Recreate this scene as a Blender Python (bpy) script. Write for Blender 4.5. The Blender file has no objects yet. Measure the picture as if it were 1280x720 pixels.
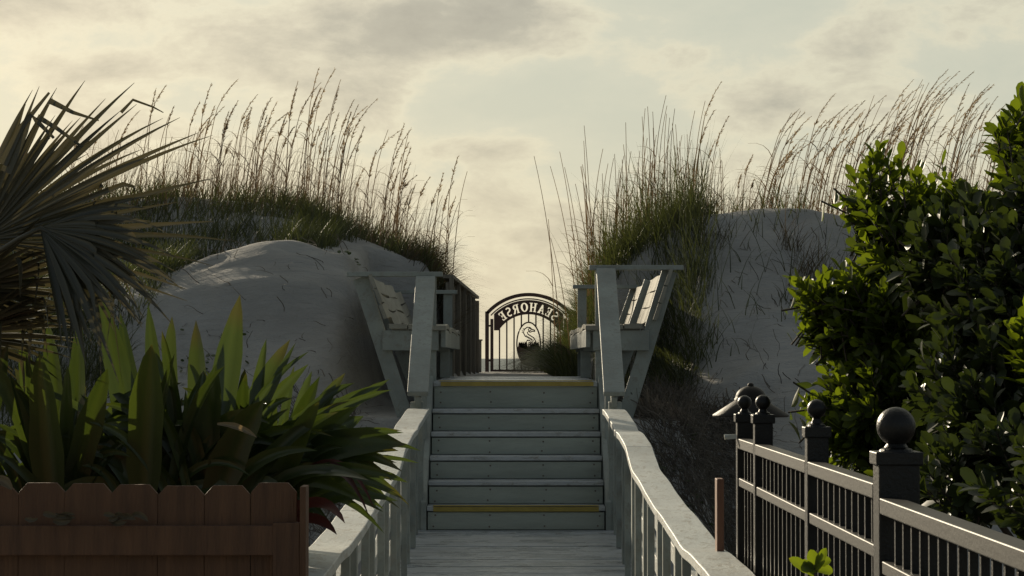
import bpy, math, random
import numpy as np
from mathutils import Vector, Matrix
random.seed(7); RN = np.random.RandomState(11)
R = math.radians
scene = bpy.context.scene
COL = scene.collection
F = 3077.0; EYE = 1.65; HZ = 448.0
def P(px, py, d):                      # metres from the survey of the place
    return Vector(((px-640)*d/F, d, EYE+(HZ-py)*d/F))

# ------------------------------------------------------------------ helpers
class MB:
    def __init__(s): s.v = []; s.f = []; s.n = 0
    def add(s, vs, fs):
        o = s.n
        s.v.extend([tuple(p) for p in vs]); s.f.extend([tuple(i+o for i in f) for f in fs]); s.n += len(vs)
    def box(s, c, size, rot=None):
        hx, hy, hz = [k/2 for k in size]; m = rot or Matrix.Identity(3); c = Vector(c)
        vs = [c + m @ Vector((x*hx, y*hy, z*hz)) for x in (-1,1) for y in (-1,1) for z in (-1,1)]
        s.add(vs, [(0,1,3,2),(4,6,7,5),(0,4,5,1),(2,3,7,6),(0,2,6,4),(1,5,7,3)])
    def bar(s, a, b, w, h, up=(0,0,1)):       # box from a to b, w sideways, h along up
        a = Vector(a); b = Vector(b); d = (b-a); L = d.length; d.normalize()
        up = Vector(up); side = d.cross(up).normalized(); u = side.cross(d).normalized()
        m = Matrix((side, d, u)).transposed()
        s.box((a+b)/2, (w, L, h), m)
    def tube(s, pts, rad, n=6, cap=True):
        pts = [Vector(p) for p in pts]; k = len(pts)
        if not hasattr(rad, '__len__'): rad = [rad]*k
        vs = []; fs = []
        for i, p in enumerate(pts):
            d = (pts[min(i+1, k-1)]-pts[max(i-1, 0)]).normalized()
            a = Vector((0,0,1)) if abs(d.z) < .9 else Vector((1,0,0))
            s1 = d.cross(a).normalized(); s2 = d.cross(s1)
            for j in range(n):
                t = 2*math.pi*j/n
                vs.append(p + (s1*math.cos(t)+s2*math.sin(t))*rad[i])
        for i in range(k-1):
            for j in range(n):
                fs.append((i*n+j, i*n+(j+1)%n, (i+1)*n+(j+1)%n, (i+1)*n+j))
        if cap:
            fs.append(tuple(range(n))[::-1]); fs.append(tuple((k-1)*n+j for j in range(n)))
        s.add(vs, fs)
    def lathe(s, prof, c, n=24):
        c = Vector(c); vs = []; fs = []
        for (r, z) in prof:
            for j in range(n):
                t = 2*math.pi*j/n; vs.append(c+Vector((r*math.cos(t), r*math.sin(t), z)))
        for i in range(len(prof)-1):
            for j in range(n):
                fs.append((i*n+j, i*n+(j+1)%n, (i+1)*n+(j+1)%n, (i+1)*n+j))
        s.add(vs, fs)
    def build(s, name, m, parent=None, smooth=False, bevel=0):
        me = bpy.data.meshes.new(name); me.from_pydata(s.v, [], s.f); me.update()
        return link(name, me, m, parent, smooth, bevel)
def link(name, me, m, parent=None, smooth=False, bevel=0):
    if m and not me.materials: me.materials.append(m)
    o = bpy.data.objects.new(name, me); COL.objects.link(o)
    if parent: o.parent = parent; o.matrix_parent_inverse = Matrix.Translation(-parent.location) if parent.type == 'EMPTY' else Matrix.Identity(4)
    if smooth: me.polygons.foreach_set('use_smooth', [True]*len(me.polygons))
    if bevel:
        b = o.modifiers.new('bevel', 'BEVEL'); b.width = bevel; b.segments = 2; b.limit_method = 'ANGLE'
    return o
def tag(o, label=None, cat=None, group=None, kind=None):
    if label: o['label'] = label
    if cat: o['category'] = cat
    if group: o['group'] = group
    if kind: o['kind'] = kind
    return o
def empty(name, loc, label, cat, group=None):
    o = bpy.data.objects.new(name, None); COL.objects.link(o); o.location = loc; o.empty_display_size = .1
    return tag(o, label, cat, group)
def npmesh(name, V, Fq, m, parent=None, smooth=True, col=None):
    me = bpy.data.meshes.new(name)
    V = np.asarray(V, dtype=np.float32); Fq = np.asarray(Fq, dtype=np.int32); k = Fq.shape[1]
    me.vertices.add(len(V)); me.vertices.foreach_set('co', V.ravel())
    me.loops.add(Fq.size); me.loops.foreach_set('vertex_index', Fq.ravel())
    me.polygons.add(len(Fq)); me.polygons.foreach_set('loop_start', np.arange(0, Fq.size, k, dtype=np.int32))
    me.polygons.foreach_set('loop_total', np.full(len(Fq), k, dtype=np.int32))
    me.update(calc_edges=True); me.validate()
    if col is not None:
        a = me.attributes.new('tint', 'FLOAT', 'POINT'); a.data.foreach_set('value', np.asarray(col, dtype=np.float32))
    return link(name, me, m, parent, smooth)

# ------------------------------------------------------------------ materials
def newmat(name):
    m = bpy.data.materials.new(name); m.use_nodes = True; nt = m.node_tree
    b = nt.nodes['Principled BSDF']; return m, nt, b, nt.nodes['Material Output']
def nd(nt, t, **k):
    n = nt.nodes.new(t)
    for a, v in k.items():
        if a.startswith('i_'): n.inputs[a[2:].replace('_', ' ')].default_value = v
        else: setattr(n, a, v)
    return n
def ramp(nt, fac, stops):
    r = nt.nodes.new('ShaderNodeValToRGB'); e = r.color_ramp.elements
    while len(e) < len(stops): e.new(.5)
    for el, (p, c) in zip(e, stops): el.position = p; el.color = (*c, 1)
    nt.links.new(fac, r.inputs['Fac']); return r
def noisy(name, c1, c2, scale=6, stretch=(1,1,1), rough=.6, bump=.15, bscale=60, metallic=0, detail=6, c3=None, spec=.5, dist=.01):
    m, nt, b, out = newmat(name)
    tc = nd(nt, 'ShaderNodeTexCoord'); mp = nd(nt, 'ShaderNodeMapping'); mp.inputs['Scale'].default_value = stretch
    nt.links.new(tc.outputs['Object'], mp.inputs['Vector'])
    n = nd(nt, 'ShaderNodeTexNoise', i_Scale=scale, i_Detail=detail, i_Roughness=.6); nt.links.new(mp.outputs[0], n.inputs['Vector'])
    st = [(.3, c1), (.68, c2)] + ([(.8, c3)] if c3 else [])
    r = ramp(nt, n.outputs['Fac'], st); nt.links.new(r.outputs[0], b.inputs['Base Color'])
    n2 = nd(nt, 'ShaderNodeTexNoise', i_Scale=bscale, i_Detail=5); nt.links.new(mp.outputs[0], n2.inputs['Vector'])
    bp = nd(nt, 'ShaderNodeBump', i_Strength=bump, i_Distance=dist); nt.links.new(n2.outputs['Fac'], bp.inputs['Height'])
    nt.links.new(bp.outputs[0], b.inputs['Normal'])
    b.inputs['Roughness'].default_value = rough; b.inputs['Metallic'].default_value = metallic
    b.inputs['Specular IOR Level'].default_value = spec
    return m
def leafmat(name, c1, c2, trans, rough=.35, tw=.4, scale=3, spec=.5):
    m, nt, b, out = newmat(name)
    at = nd(nt, 'ShaderNodeAttribute', attribute_name='tint')
    tc = nd(nt, 'ShaderNodeTexCoord')
    n = nd(nt, 'ShaderNodeTexNoise', i_Scale=scale, i_Detail=4); nt.links.new(tc.outputs['Object'], n.inputs['Vector'])
    ad = nd(nt, 'ShaderNodeMath', operation='MULTIPLY_ADD'); ad.inputs[1].default_value = .7; nt.links.new(at.outputs['Fac'], ad.inputs[0])
    ml = nd(nt, 'ShaderNodeMath', operation='MULTIPLY'); ml.inputs[1].default_value = .35; nt.links.new(n.outputs['Fac'], ml.inputs[0]); nt.links.new(ml.outputs[0], ad.inputs[2])
    r = ramp(nt, ad.outputs[0], [(.1, c1), (.9, c2)]); nt.links.new(r.outputs[0], b.inputs['Base Color'])
    ab = nd(nt, 'ShaderNodeAttribute', attribute_name='brown')
    n9 = nd(nt, 'ShaderNodeTexNoise', i_Scale=scale*9, i_Detail=5, i_Roughness=.7); nt.links.new(tc.outputs['Object'], n9.inputs['Vector'])
    r9 = ramp(nt, n9.outputs['Fac'], [(.60, (0,0,0)), (.74, (.6,.6,.6))])
    m9 = nd(nt, 'ShaderNodeMath', operation='MAXIMUM'); nt.links.new(ab.outputs['Fac'], m9.inputs[0]); nt.links.new(r9.outputs[0], m9.inputs[1])
    x9 = nd(nt, 'ShaderNodeMixRGB'); nt.links.new(m9.outputs[0], x9.inputs[0]); nt.links.new(r.outputs[0], x9.inputs[1]); x9.inputs[2].default_value = (c2[0]*1.25, c2[1]*.85, c2[2]*1.1, 1)
    nt.links.new(x9.outputs[0], b.inputs['Base Color']); r = x9
    b.inputs['Roughness'].default_value = rough; b.inputs['Specular IOR Level'].default_value = spec
    t = nd(nt, 'ShaderNodeBsdfTranslucent'); 
    mx = nd(nt, 'ShaderNodeMixRGB', blend_type='MULTIPLY', i_Fac=1.0); nt.links.new(r.outputs[0], mx.inputs[1]); mx.inputs[2].default_value = (*trans, 1)
    nt.links.new(mx.outputs[0], t.inputs['Color'])
    ms = nd(nt, 'ShaderNodeMixShader', i_Fac=tw); nt.links.new(b.outputs[0], ms.inputs[1]); nt.links.new(t.outputs[0], ms.inputs[2])
    nt.links.new(ms.outputs[0], out.inputs['Surface']); return m
def paint(name, base, worn, rough=.55, stretch=(1,1,1)):
    """weathered paint: large stains, fine grain, flaking showing grey wood"""
    m, nt, b, out = newmat(name)
    tc = nd(nt, 'ShaderNodeTexCoord'); mp = nd(nt, 'ShaderNodeMapping'); mp.inputs['Scale'].default_value = stretch
    nt.links.new(tc.outputs['Object'], mp.inputs['Vector'])
    n1 = nd(nt, 'ShaderNodeTexNoise', i_Scale=2.5, i_Detail=8, i_Roughness=.65); nt.links.new(mp.outputs[0], n1.inputs['Vector'])
    n2 = nd(nt, 'ShaderNodeTexNoise', i_Scale=22, i_Detail=8, i_Roughness=.75, i_Distortion=.6); nt.links.new(mp.outputs[0], n2.inputs['Vector'])
    dk = tuple(k*.62 for k in base)
    r1 = ramp(nt, n1.outputs['Fac'], [(.3, dk), (.62, base)])
    r2 = ramp(nt, n2.outputs['Fac'], [(.52, (0,0,0)), (.62, (1,1,1))])
    mx = nd(nt, 'ShaderNodeMixRGB'); nt.links.new(r2.outputs[0], mx.inputs[0]); nt.links.new(r1.outputs[0], mx.inputs[1]); mx.inputs[2].default_value = (*worn, 1)
    nt.links.new(mx.outputs[0], b.inputs['Base Color'])
    n3 = nd(nt, 'ShaderNodeTexNoise', i_Scale=45, i_Detail=6); nt.links.new(mp.outputs[0], n3.inputs['Vector'])
    sm = nd(nt, 'ShaderNodeMath', operation='ADD'); nt.links.new(n3.outputs['Fac'], sm.inputs[0]); nt.links.new(n2.outputs['Fac'], sm.inputs[1])
    bp = nd(nt, 'ShaderNodeBump', i_Strength=.35, i_Distance=.006); nt.links.new(sm.outputs[0], bp.inputs['Height']); nt.links.new(bp.outputs[0], b.inputs['Normal'])
    b.inputs['Roughness'].default_value = rough; return m

M = {}
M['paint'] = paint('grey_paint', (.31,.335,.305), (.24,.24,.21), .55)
M['riser'] = paint('riser_paint', (.38,.41,.355), (.33,.35,.31), .65, (.35,1,2.6))
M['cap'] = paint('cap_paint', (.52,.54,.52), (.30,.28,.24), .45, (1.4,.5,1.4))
M['deck'] = paint('deck_paint', (.50,.52,.53), (.27,.265,.245), .34, (.35,2.2,1))
M['slat'] = paint('slat_paint', (.35,.335,.28), (.25,.235,.195), .75, (1,.4,1))
M['slat'].node_tree.nodes['Principled BSDF'].inputs['Specular IOR Level'].default_value = .12
M['yellow'] = noisy('yellow_strip', (.30,.22,.05), (.42,.31,.06), 12, rough=.6)
M['oldwood'] = noisy('old_wood', (.11,.097,.075), (.24,.21,.165), 5, (6,6,.6), .8, .5, 20)
M['brown'] = noisy('brown_stain', (.088,.042,.021), (.155,.074,.035), 5, (5,5,.5), .75, .7, 18, c3=(.06,.032,.02))
M['postwood'] = noisy('post_wood', (.15,.07,.042), (.21,.10,.06), 6, (5,5,.7), .7, .4, 20)
M['iron'] = noisy('black_powder_coat', (.008,.008,.008), (.015,.014,.013), 14, rough=.42, spec=.3, bump=.2, bscale=140)
M['ironrail'] = noisy('sunlit_black_rail', (.014,.0135,.012), (.027,.026,.022), 9, (1,.6,1), .5, .07, 90, spec=.3)  # lighter than the posts: sunlight on the rails put into the colour
M['gate'] = noisy('gate_iron', (.040,.018,.013), (.07,.03,.022), 10, rough=.5)
M['lamp'] = noisy('bronze_lamp', (.012,.010,.008), (.024,.020,.016), 10, rough=.6, spec=.25)
M['screw'] = noisy('screw_steel', (.08,.06,.05), (.16,.12,.09), 10, rough=.6)
M['lampglass'] = noisy('frosted_glass', (.5,.5,.46), (.6,.6,.55), 10, rough=.3)
M['grass'] = leafmat('dune_grass', (.030,.036,.016), (.090,.100,.042), (1.3,1.35,.65), .5, .34)
M['grassdry'] = leafmat('dry_grass', (.05,.042,.028), (.12,.10,.06), (1.2,1.0,.7), .6, .3)
M['oat'] = leafmat('sea_oat_stalk', (.085,.062,.042), (.19,.145,.095), (1.2,1.0,.7), .6, .25)
M['seed'] = leafmat('sea_oat_seed', (.15,.12,.085), (.30,.25,.18), (1.2,1.1,.9), .6, .5)
M['strap'] = leafmat('strap_leaf', (.020,.032,.011), (.052,.070,.023), (2.2,2.3,.7), .30, .22, 5)
M['strapred'] = leafmat('red_leaf', (.035,.010,.008), (.07,.02,.014), (1.6,.9,.6), .45, .3, 5)
M['strapdead'] = leafmat('dead_leaf', (.10,.085,.055), (.24,.20,.13), (1.2,1.,.7), .6, .3, 5)
M['darkgrass'] = leafmat('tussock_grass', (.014,.016,.008), (.04,.042,.02), (1.2,1.2,.6), .5, .15)
M['palm'] = leafmat('palm_leaf', (.042,.044,.030), (.098,.092,.062), (1.35,1.2,.8), .34, .18, 5)
M['palmdry'] = leafmat('palm_dry', (.12,.075,.065), (.22,.16,.13), (1.3,1.,.8), .4, .25, 5)
M['trunk'] = noisy('palm_trunk', (.07,.055,.04), (.16,.13,.10), 10, (1,1,3), .9, .8, 20)
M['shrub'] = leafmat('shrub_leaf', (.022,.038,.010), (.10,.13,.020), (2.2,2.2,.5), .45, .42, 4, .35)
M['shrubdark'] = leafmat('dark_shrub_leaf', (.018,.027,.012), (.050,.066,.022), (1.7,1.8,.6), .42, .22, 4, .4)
M['bark'] = noisy('bark', (.05,.04,.03), (.10,.08,.06), 20, (1,1,.3), .9, .5, 40)
M['twig'] = leafmat('dead_vine', (.05,.042,.034), (.17,.145,.115), (1,1,1), .8, .1)
M['vine'] = leafmat('beach_vine', (.03,.05,.02), (.07,.09,.03), (1.3,1.4,.6), .4, .3)
M['scrap'] = noisy('dark', (.02,.02,.018), (.04,.035,.03), 10)

nt = M['deck'].node_tree; b = nt.nodes['Principled BSDF']          # damp, patchy sheen
tc = nd(nt, 'ShaderNodeTexCoord'); mp = nd(nt, 'ShaderNodeMapping'); mp.inputs['Scale'].default_value = (1.6, 5, 1); mp.inputs['Rotation'].default_value = (0,0,.35); nt.links.new(tc.outputs['Object'], mp.inputs['Vector'])
n = nd(nt, 'ShaderNodeTexNoise', i_Scale=1.6, i_Detail=6, i_Roughness=.6); nt.links.new(mp.outputs[0], n.inputs['Vector'])
r = ramp(nt, n.outputs['Fac'], [(.42, (.65,.65,.65)), (.56, (.16,.16,.16))]); nt.links.new(r.outputs[0], b.inputs['Roughness'])
def sandmat():
    m, nt, b, out = newmat('sand')
    tc = nd(nt, 'ShaderNodeTexCoord')
    n1 = nd(nt, 'ShaderNodeTexNoise', i_Scale=1.1, i_Detail=7, i_Roughness=.6); nt.links.new(tc.outputs['Object'], n1.inputs['Vector'])
    r = ramp(nt, n1.outputs['Fac'], [(.3, (.29,.28,.26)), (.7, (.38,.37,.35))])
    # dark scattered debris
    n4 = nd(nt, 'ShaderNodeTexNoise', i_Scale=14, i_Detail=6, i_Roughness=.7); nt.links.new(tc.outputs['Object'], n4.inputs['Vector'])
    r4 = ramp(nt, n4.outputs['Fac'], [(.62, (0,0,0)), (.72, (1,1,1))])
    sc = nd(nt, 'ShaderNodeMath', operation='MULTIPLY'); sc.inputs[1].default_value = .45; nt.links.new(r4.outputs[0], sc.inputs[0])
    mx = nd(nt, 'ShaderNodeMixRGB'); nt.links.new(sc.outputs[0], mx.inputs[0]); nt.links.new(r.outputs[0], mx.inputs[1]); mx.inputs[2].default_value = (.19,.17,.14,1)
    nt.links.new(mx.outputs[0], b.inputs['Base Color'])
    mp = nd(nt, 'ShaderNodeMapping'); mp.inputs['Scale'].default_value = (.7, 1.6, 2.4); mp.inputs['Rotation'].default_value = (0, .25, .2)
    nt.links.new(tc.outputs['Object'], mp.inputs['Vector'])
    n2 = nd(nt, 'ShaderNodeTexNoise', i_Scale=1.6, i_Detail=8, i_Roughness=.58); nt.links.new(mp.outputs[0], n2.inputs['Vector'])
    n3 = nd(nt, 'ShaderNodeTexNoise', i_Scale=30, i_Detail=6, i_Roughness=.7); nt.links.new(tc.outputs['Object'], n3.inputs['Vector'])
    b1 = nd(nt, 'ShaderNodeBump', i_Strength=.45, i_Distance=.14); nt.links.new(n2.outputs['Fac'], b1.inputs['Height'])
    n5 = nd(nt, 'ShaderNodeTexNoise', i_Scale=6.5, i_Detail=5, i_Roughness=.65, i_Distortion=.8); nt.links.new(mp.outputs[0], n5.inputs['Vector'])
    b3 = nd(nt, 'ShaderNodeBump', i_Strength=.6, i_Distance=.045); nt.links.new(n5.outputs['Fac'], b3.inputs['Height']); nt.links.new(b1.outputs[0], b3.inputs['Normal'])
    b2 = nd(nt, 'ShaderNodeBump', i_Strength=.6, i_Distance=.014); nt.links.new(n3.outputs['Fac'], b2.inputs['Height']); nt.links.new(b3.outputs[0], b2.inputs['Normal'])
    nt.links.new(b2.outputs[0], b.inputs['Normal']); b.inputs['Roughness'].default_value = .95
    b.inputs['Specular IOR Level'].default_value = .2
    return m
M['sand'] = sandmat()

# ------------------------------------------------------------------ terrain
gx = np.arange(-16, 16.001, .08); gy = np.arange(10, 72.001, .08)
X, Y = np.meshgrid(gx, gy)
def pw(x, pts): return np.interp(x, [p[0] for p in pts], [p[1] for p in pts])
def profile(Yv, knots):               # knots: list of (y, z-array)
    Z = np.array(knots[0][1] + 0*Yv)
    for (y0, z0), (y1, z1) in zip(knots[:-1], knots[1:]):
        t = np.clip((Yv-y0)/(y1-y0), 0, 1); Z = np.where(Yv > y0, z0+(z1-z0)*t, Z)
    return Z
def sst(t): t = np.clip(t, 0, 1); return t*t*(3-2*t)
_ng = {}
def vnoise(x, y, s, seed):
    if seed not in _ng: _ng[seed] = np.random.RandomState(seed).rand(256, 256)
    g = _ng[seed]
    u = x*s+100; v = y*s+100; i = np.floor(u).astype(int); j = np.floor(v).astype(int)
    a = sst(u-i); b = sst(v-j)
    q = lambda ii, jj: g[ii % 256, jj % 256]
    return (q(i,j)*(1-a)+q(i+1,j)*a)*(1-b)+(q(i,j+1)*(1-a)+q(i+1,j+1)*a)*b-.5
L21 = pw(X, [(-12,2.2),(-6,2.3),(-4,2.25),(-3,2.38),(-2.6,2.54),(-2,2.70),(-1.44,2.60),(-1,2.50)])
L25 = pw(X, [(-12,3.0),(-6,3.15),(-4.5,3.3),(-3.25,3.36),(-2.5,3.28),(-1.8,3.02),(-1.1,2.70),(-.65,2.45)])
ZL = profile(Y, [(14,0*X),(17.2,.12+0*X),(18.0,.55+0*X),(20.4,L21*.86),(21.4,L21-.02),(22.6,L21+.04),(25,L25),(28,L25-.2),(33,L25-.7),(40,1.1+0*X),(55,-3.5+0*X),(72,-6+0*X)])
R24 = pw(X, [(.6,2.2),(1.0,2.5),(1.37,2.86),(1.8,3.10),(2.7,3.18),(3.3,3.08),(5,3.2),(8,3.4),(12,3.2)])
ZR = profile(Y, [(14,0*X),(17.4,.03+0*X),(18.5,.12+0*X),(21.2,R24*.52),(24,R24),(26,R24-.08),(32,R24-.8),(40,1.1+0*X),(55,-3.5+0*X),(72,-6+0*X)])
ZD = np.where(X < 0, ZL, ZR)
ZC = profile(Y, [(14,0*X),(16.8,0*X),(18.4,1.2+0*X),(23.6,1.25+0*X),(24.0,1.44+0*X),(36.5,1.455+0*X),(40,1.1+0*X),(55,-3.5+0*X),(72,-6+0*X)])
wl = pw(Y, [(10,1.0),(16,1.1),(18,1.20),(23.6,1.22),(23.9,.66),(33,.53),(42,.55)]); wr = pw(Y, [(10,.9),(16,1.0),(18,1.25),(23.6,1.25),(23.9,.64),(33,.52),(42,.60)])
tl = pw(Y, [(10,.4),(18,.3),(20,.14),(23.6,.14),(23.9,.10),(33,.10),(36,.4)]); tr = pw(Y, [(10,.6),(20,.5),(23.6,.4),(24,.35),(42,.35)])
w = np.where(X < 0, wl, wr); tw_ = np.where(X < 0, tl, tr)
CM = sst((np.abs(X)-w)/tw_)
def blur(A, n):
    for _ in range(n):
        B = np.pad(A, 1, mode='edge'); A = (B[:-2,1:-1]+B[2:,1:-1]+B[1:-1,:-2]+B[1:-1,2:]+4*A)/8
    return A
ZD = blur(ZD, 22)
fade = sst((Y-16)/2.5)
ZD = ZD + fade*(.14*vnoise(X,Y,.5,1)+.06*vnoise(X,Y,1.4,2)+.035*vnoise(X,Y,3,3)+.030*vnoise(X+.3*Y,Y*2.2,3.3,8)+.012*vnoise(X,Y,9,12))
ZD = ZD - fade*.30*np.abs(vnoise(X*.55+Y*.25, Y*.9-X*.15, 1.1, 14))*(np.abs(X) > .9)
_r = np.random.RandomState(5)
for _ in range(150):
    fx_ = _r.uniform(1.2, 4.2) if _r.rand() < .65 else _r.uniform(-3.2, -1.4); fy_ = _r.uniform(18.4, 24)
    rr_ = _r.uniform(.07, .15); d2 = ((X-fx_)**2+((Y-fy_)*1.0)**2)/rr_**2; ZD = ZD - _r.uniform(.02,.055)*np.exp(-d2) + .012*np.exp(-(np.sqrt(d2)-1.7)**2*3)
ZG = ZC*(1-CM)+ZD*CM
ZG = blur(ZG, 1) + .012*vnoise(X,Y,6,4)
def H(x, y):
    x = np.asarray(x, float); y = np.asarray(y, float)
    u = np.clip((x+16)/.08, 0, len(gx)-1.001); v = np.clip((y-10)/.08, 0, len(gy)-1.001)
    i = u.astype(int); j = v.astype(int); a = u-i; b = v-j
    z = (ZG[j,i]*(1-a)+ZG[j,i+1]*a)*(1-b)+(ZG[j+1,i]*(1-a)+ZG[j+1,i+1]*a)*b
    z = np.where(y < 10, ZG[0,0]+.02*vnoise(x,y,1.3,5), z)
    far = np.clip((np.abs(x)-15.5)/6, 0, 1)*.6*vnoise(x, y, .2, 9)*sst((y-17)/4)*(y < 45)
    return z+far
xs = np.concatenate([np.arange(-90,-16,2.), np.arange(-16,-6,.25), np.arange(-6,6,.06), np.arange(6,16,.25), np.arange(16,91,2.)])
ys = np.concatenate([np.arange(-40,10,1.), np.arange(10,16,.3), np.arange(16,38,.07), np.arange(38,72,.6), np.arange(72,110,4.)])
GX, GY = np.meshgrid(xs, ys); GZ = H(GX, GY)
nx, ny = len(xs), len(ys)
idx = np.arange(nx*ny).reshape(ny, nx)
FQ = np.stack([idx[:-1,:-1], idx[:-1,1:], idx[1:,1:], idx[1:,:-1]], -1).reshape(-1, 4)
g = npmesh('ground', np.stack([GX.ravel(), GY.ravel(), GZ.ravel()], 1), FQ, M['sand']); tag(g, kind='structure')

# sea
m, nt, b, out = newmat('sea_water')
b.inputs['Base Color'].default_value = (.10,.13,.135,1); b.inputs['Roughness'].default_value = .5; b.inputs['Specular IOR Level'].default_value = .25
tc = nd(nt, 'ShaderNodeTexCoord'); mp = nd(nt, 'ShaderNodeMapping'); mp.inputs['Scale'].default_value = (.05,.15,1); nt.links.new(tc.outputs['Object'], mp.inputs['Vector'])
n = nd(nt, 'ShaderNodeTexNoise', i_Scale=1.0, i_Detail=8); nt.links.new(mp.outputs[0], n.inputs['Vector'])
bp = nd(nt, 'ShaderNodeBump', i_Strength=1.0, i_Distance=2.0); nt.links.new(n.outputs['Fac'], bp.inputs['Height']); nt.links.new(bp.outputs[0], b.inputs['Normal'])
s = MB(); s.add([(-40000,62,-5),(40000,62,-5),(40000,70000,-5),(-40000,70000,-5)], [(0,1,2,3)])
tag(s.build('sea', m), kind='structure')

# ------------------------------------------------------------------ boardwalk
def cx(y): return .0016*y
deckpts = [(7.6,.055),(7.8,.06),(9.3,.075),(10.7,.11),(12.9,.19),(13.8,.26),(15.3,.345),(16.2,.41),(17.0,.47),(17.4,.47)]
capz = [(7.6,.955),(7.8,.96),(9.3,.945),(10.7,.985),(12.0,1.02),(12.9,1.07),(13.8,1.155),(14.6,1.20),(15.3,1.21),(16.2,1.27),(16.8,1.30),(17,1.305)]
capo = [(7.6,.61),(9,.625),(10.7,.615),(12,.618),(12.9,.605),(13.8,.615),(14.8,.608),(15.6,.612),(16.4,.60),(17,.592)]
dz = lambda y: float(pw(y, deckpts))
mb = MB(); y = 7.65
while y < 16.93:
    yc = y+.07; zc = dz(yc)+random.uniform(-.0025,.0025); sl = (dz(yc+.1)-dz(yc-.1))/.2
    mb.box((cx(yc)+random.uniform(-.004,.004), yc, zc-.018), (1.46, .134, .036), Matrix.Rotation(math.atan(sl)+random.uniform(-.01,.01), 3, 'X')); y += .141
mb.box((cx(17), 16.965, dz(17)-.02), (1.4, .05, .036))
tag(mb.build('boardwalk', M['deck'], bevel=.003), kind='structure')
j = MB()
for sx in (-.6, 0, .6):
    pts = [Vector((cx(yy)+sx, yy, dz(yy)-.13)) for yy in np.linspace(7.7, 16.9, 12)]
    for a, c in zip(pts[:-1], pts[1:]): j.bar(a, c, .04, .18)
tag(j.build('boardwalk_joists', M['oldwood']), kind='structure')

def ribbon_solid(mb, pts, x0s, x1s, th):
    """cap board following points (y,z); x0s/x1s are inner and outer edge"""
    vs = []; k = len(pts)
    for (yy, zz), a, b_ in zip(pts, x0s, x1s):
        vs += [(a, yy, zz), (b_, yy, zz), (b_, yy, zz-th), (a, yy, zz-th)]
    fs = [(0,1,2,3), tuple(4*(k-1)+q for q in (3,2,1,0))]
    for i in range(k-1):
        o = 4*i
        for q in range(4): fs.append((o+q, o+4+q, o+4+(q+1) % 4, o+(q+1) % 4))
    mb.add(vs, fs)
def railing(sg):
    side = 'left' if sg < 0 else 'right'
    t = empty('wooden_railing', (sg*.68+.02, 7.7, 0), 'wavy grey wooden railing of the lower walkway, %s' % ('left one, partly covered by strap leaves' if sg < 0 else 'right one, beside the dark scrub'), 'railing', 'railings of the lower walkway')
    ysamp = np.linspace(7.62, 16.9, 60)
    wob = lambda yy: .004*math.sin(yy*3.1+sg)+.0015*math.sin(yy*7.3)
    segs = np.linspace(7.62, 16.93, 4)
    for a, c in zip(segs[:-1], segs[1:]):
        mb = MB(); q = np.linspace(a+.003, c-.003, 22)
        pts = [(yy, float(pw(yy, capz))+wob(yy)) for yy in q]
        xi = [cx(yy)+sg*(float(pw(yy, capo))) for yy in q]; xo = [cx(yy)+sg*(float(pw(yy, capo))+.15) for yy in q]
        ribbon_solid(mb, pts, xi, xo, .038); mb.build('cap_board', M['cap'], t, bevel=.004)
    # second cap layer edge board below
    for lev, hgt in ((.20,.085),(.42,.085),(.64,.085)):
        mb = MB(); q = np.linspace(7.7, 16.85, 40)
        pts = [(yy, float(pw(yy, capz))-lev) for yy in q]
        ribbon_solid(mb, pts, [cx(yy)+sg*.715 for yy in q], [cx(yy)+sg*.755 for yy in q], hgt)
        mb.build('rail', M['cap'], t, bevel=.003)
    yy = 16.8
    k = 0
    while yy > 7.6:
        zt = float(pw(yy, capz))-.040
        mb = MB(); mb.box((cx(yy)+sg*.69, yy, (zt+dz(yy)-.25)/2), (.045, .088, zt-dz(yy)+.25))
        mb.build('post', M['paint'], t, bevel=.004)
        if k % 2 == 0 or True:
            mb = MB(); ym = yy-.62
            if ym > 7.6:
                zt = float(pw(ym, capz))-.040
                mb.box((cx(ym)+sg*.675, ym, (zt+dz(ym)+.002)/2), (.036, .036, zt-dz(ym)-.002)); mb.build('baluster', M['paint'], t, bevel=.003)
        yy -= 1.28; k += 1
    return t
railing(-1); railing(1)

# ------------------------------------------------------------------ stairs
SX = .028
st = empty('staircase', (SX, 17.0, .47), 'grey painted wooden stairs with six closed risers and yellow strips on first and last tread', 'stairs')
scr = None
tz = [.47,.632,.794,.956,1.118,1.28,1.48]
for k in range(6):
    y0 = 17.0+.28*k
    mb = MB(); mb.box((SX, y0+.012, (tz[k]+tz[k+1])/2-.02), (1.216, .024, tz[k+1]-tz[k]-.044)); mb.build('riser', M['riser'], st)
    for sx_ in (-.56, -.19, .2, .565):
        for dz_ in (.035, -.04):
            if scr is None:
                mb = MB(); mb.lathe([(.0065,0),(.006,.0012),(.002,.0008),(.0003,.0004)], (0,0,0), 12); scr = mb.build('screw', M['screw'], st)
            else: scr = scr.copy(); COL.objects.link(scr)
            scr.location = (SX+sx_+random.uniform(-.012,.012), y0-.0005, (tz[k]+tz[k+1])/2-.02+dz_+random.uniform(-.006,.006)); scr.rotation_euler = (R(90),0,0)
    if k < 5:
        mb = MB(); mb.box((SX, y0+.138, tz[k+1]-.018), (1.23, .296, .032)); mb.build('tread', M['deck'], st, bevel=.005)
    if k in (0, 5):
        mb = MB(); x0 = -.56 if k == 0 else -.6; 
        zz = tz[k+1] if k == 0 else 1.48
        mb.box((SX+(.01 if k else .0), y0-.0135 if k == 0 else y0-.0255, zz-.02), (1.14, .006, .032)); mb.box((SX, y0+.004, zz+.0035), (1.14, .05, .005)); mb.build('yellow_strip', M['yellow'], st)
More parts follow.
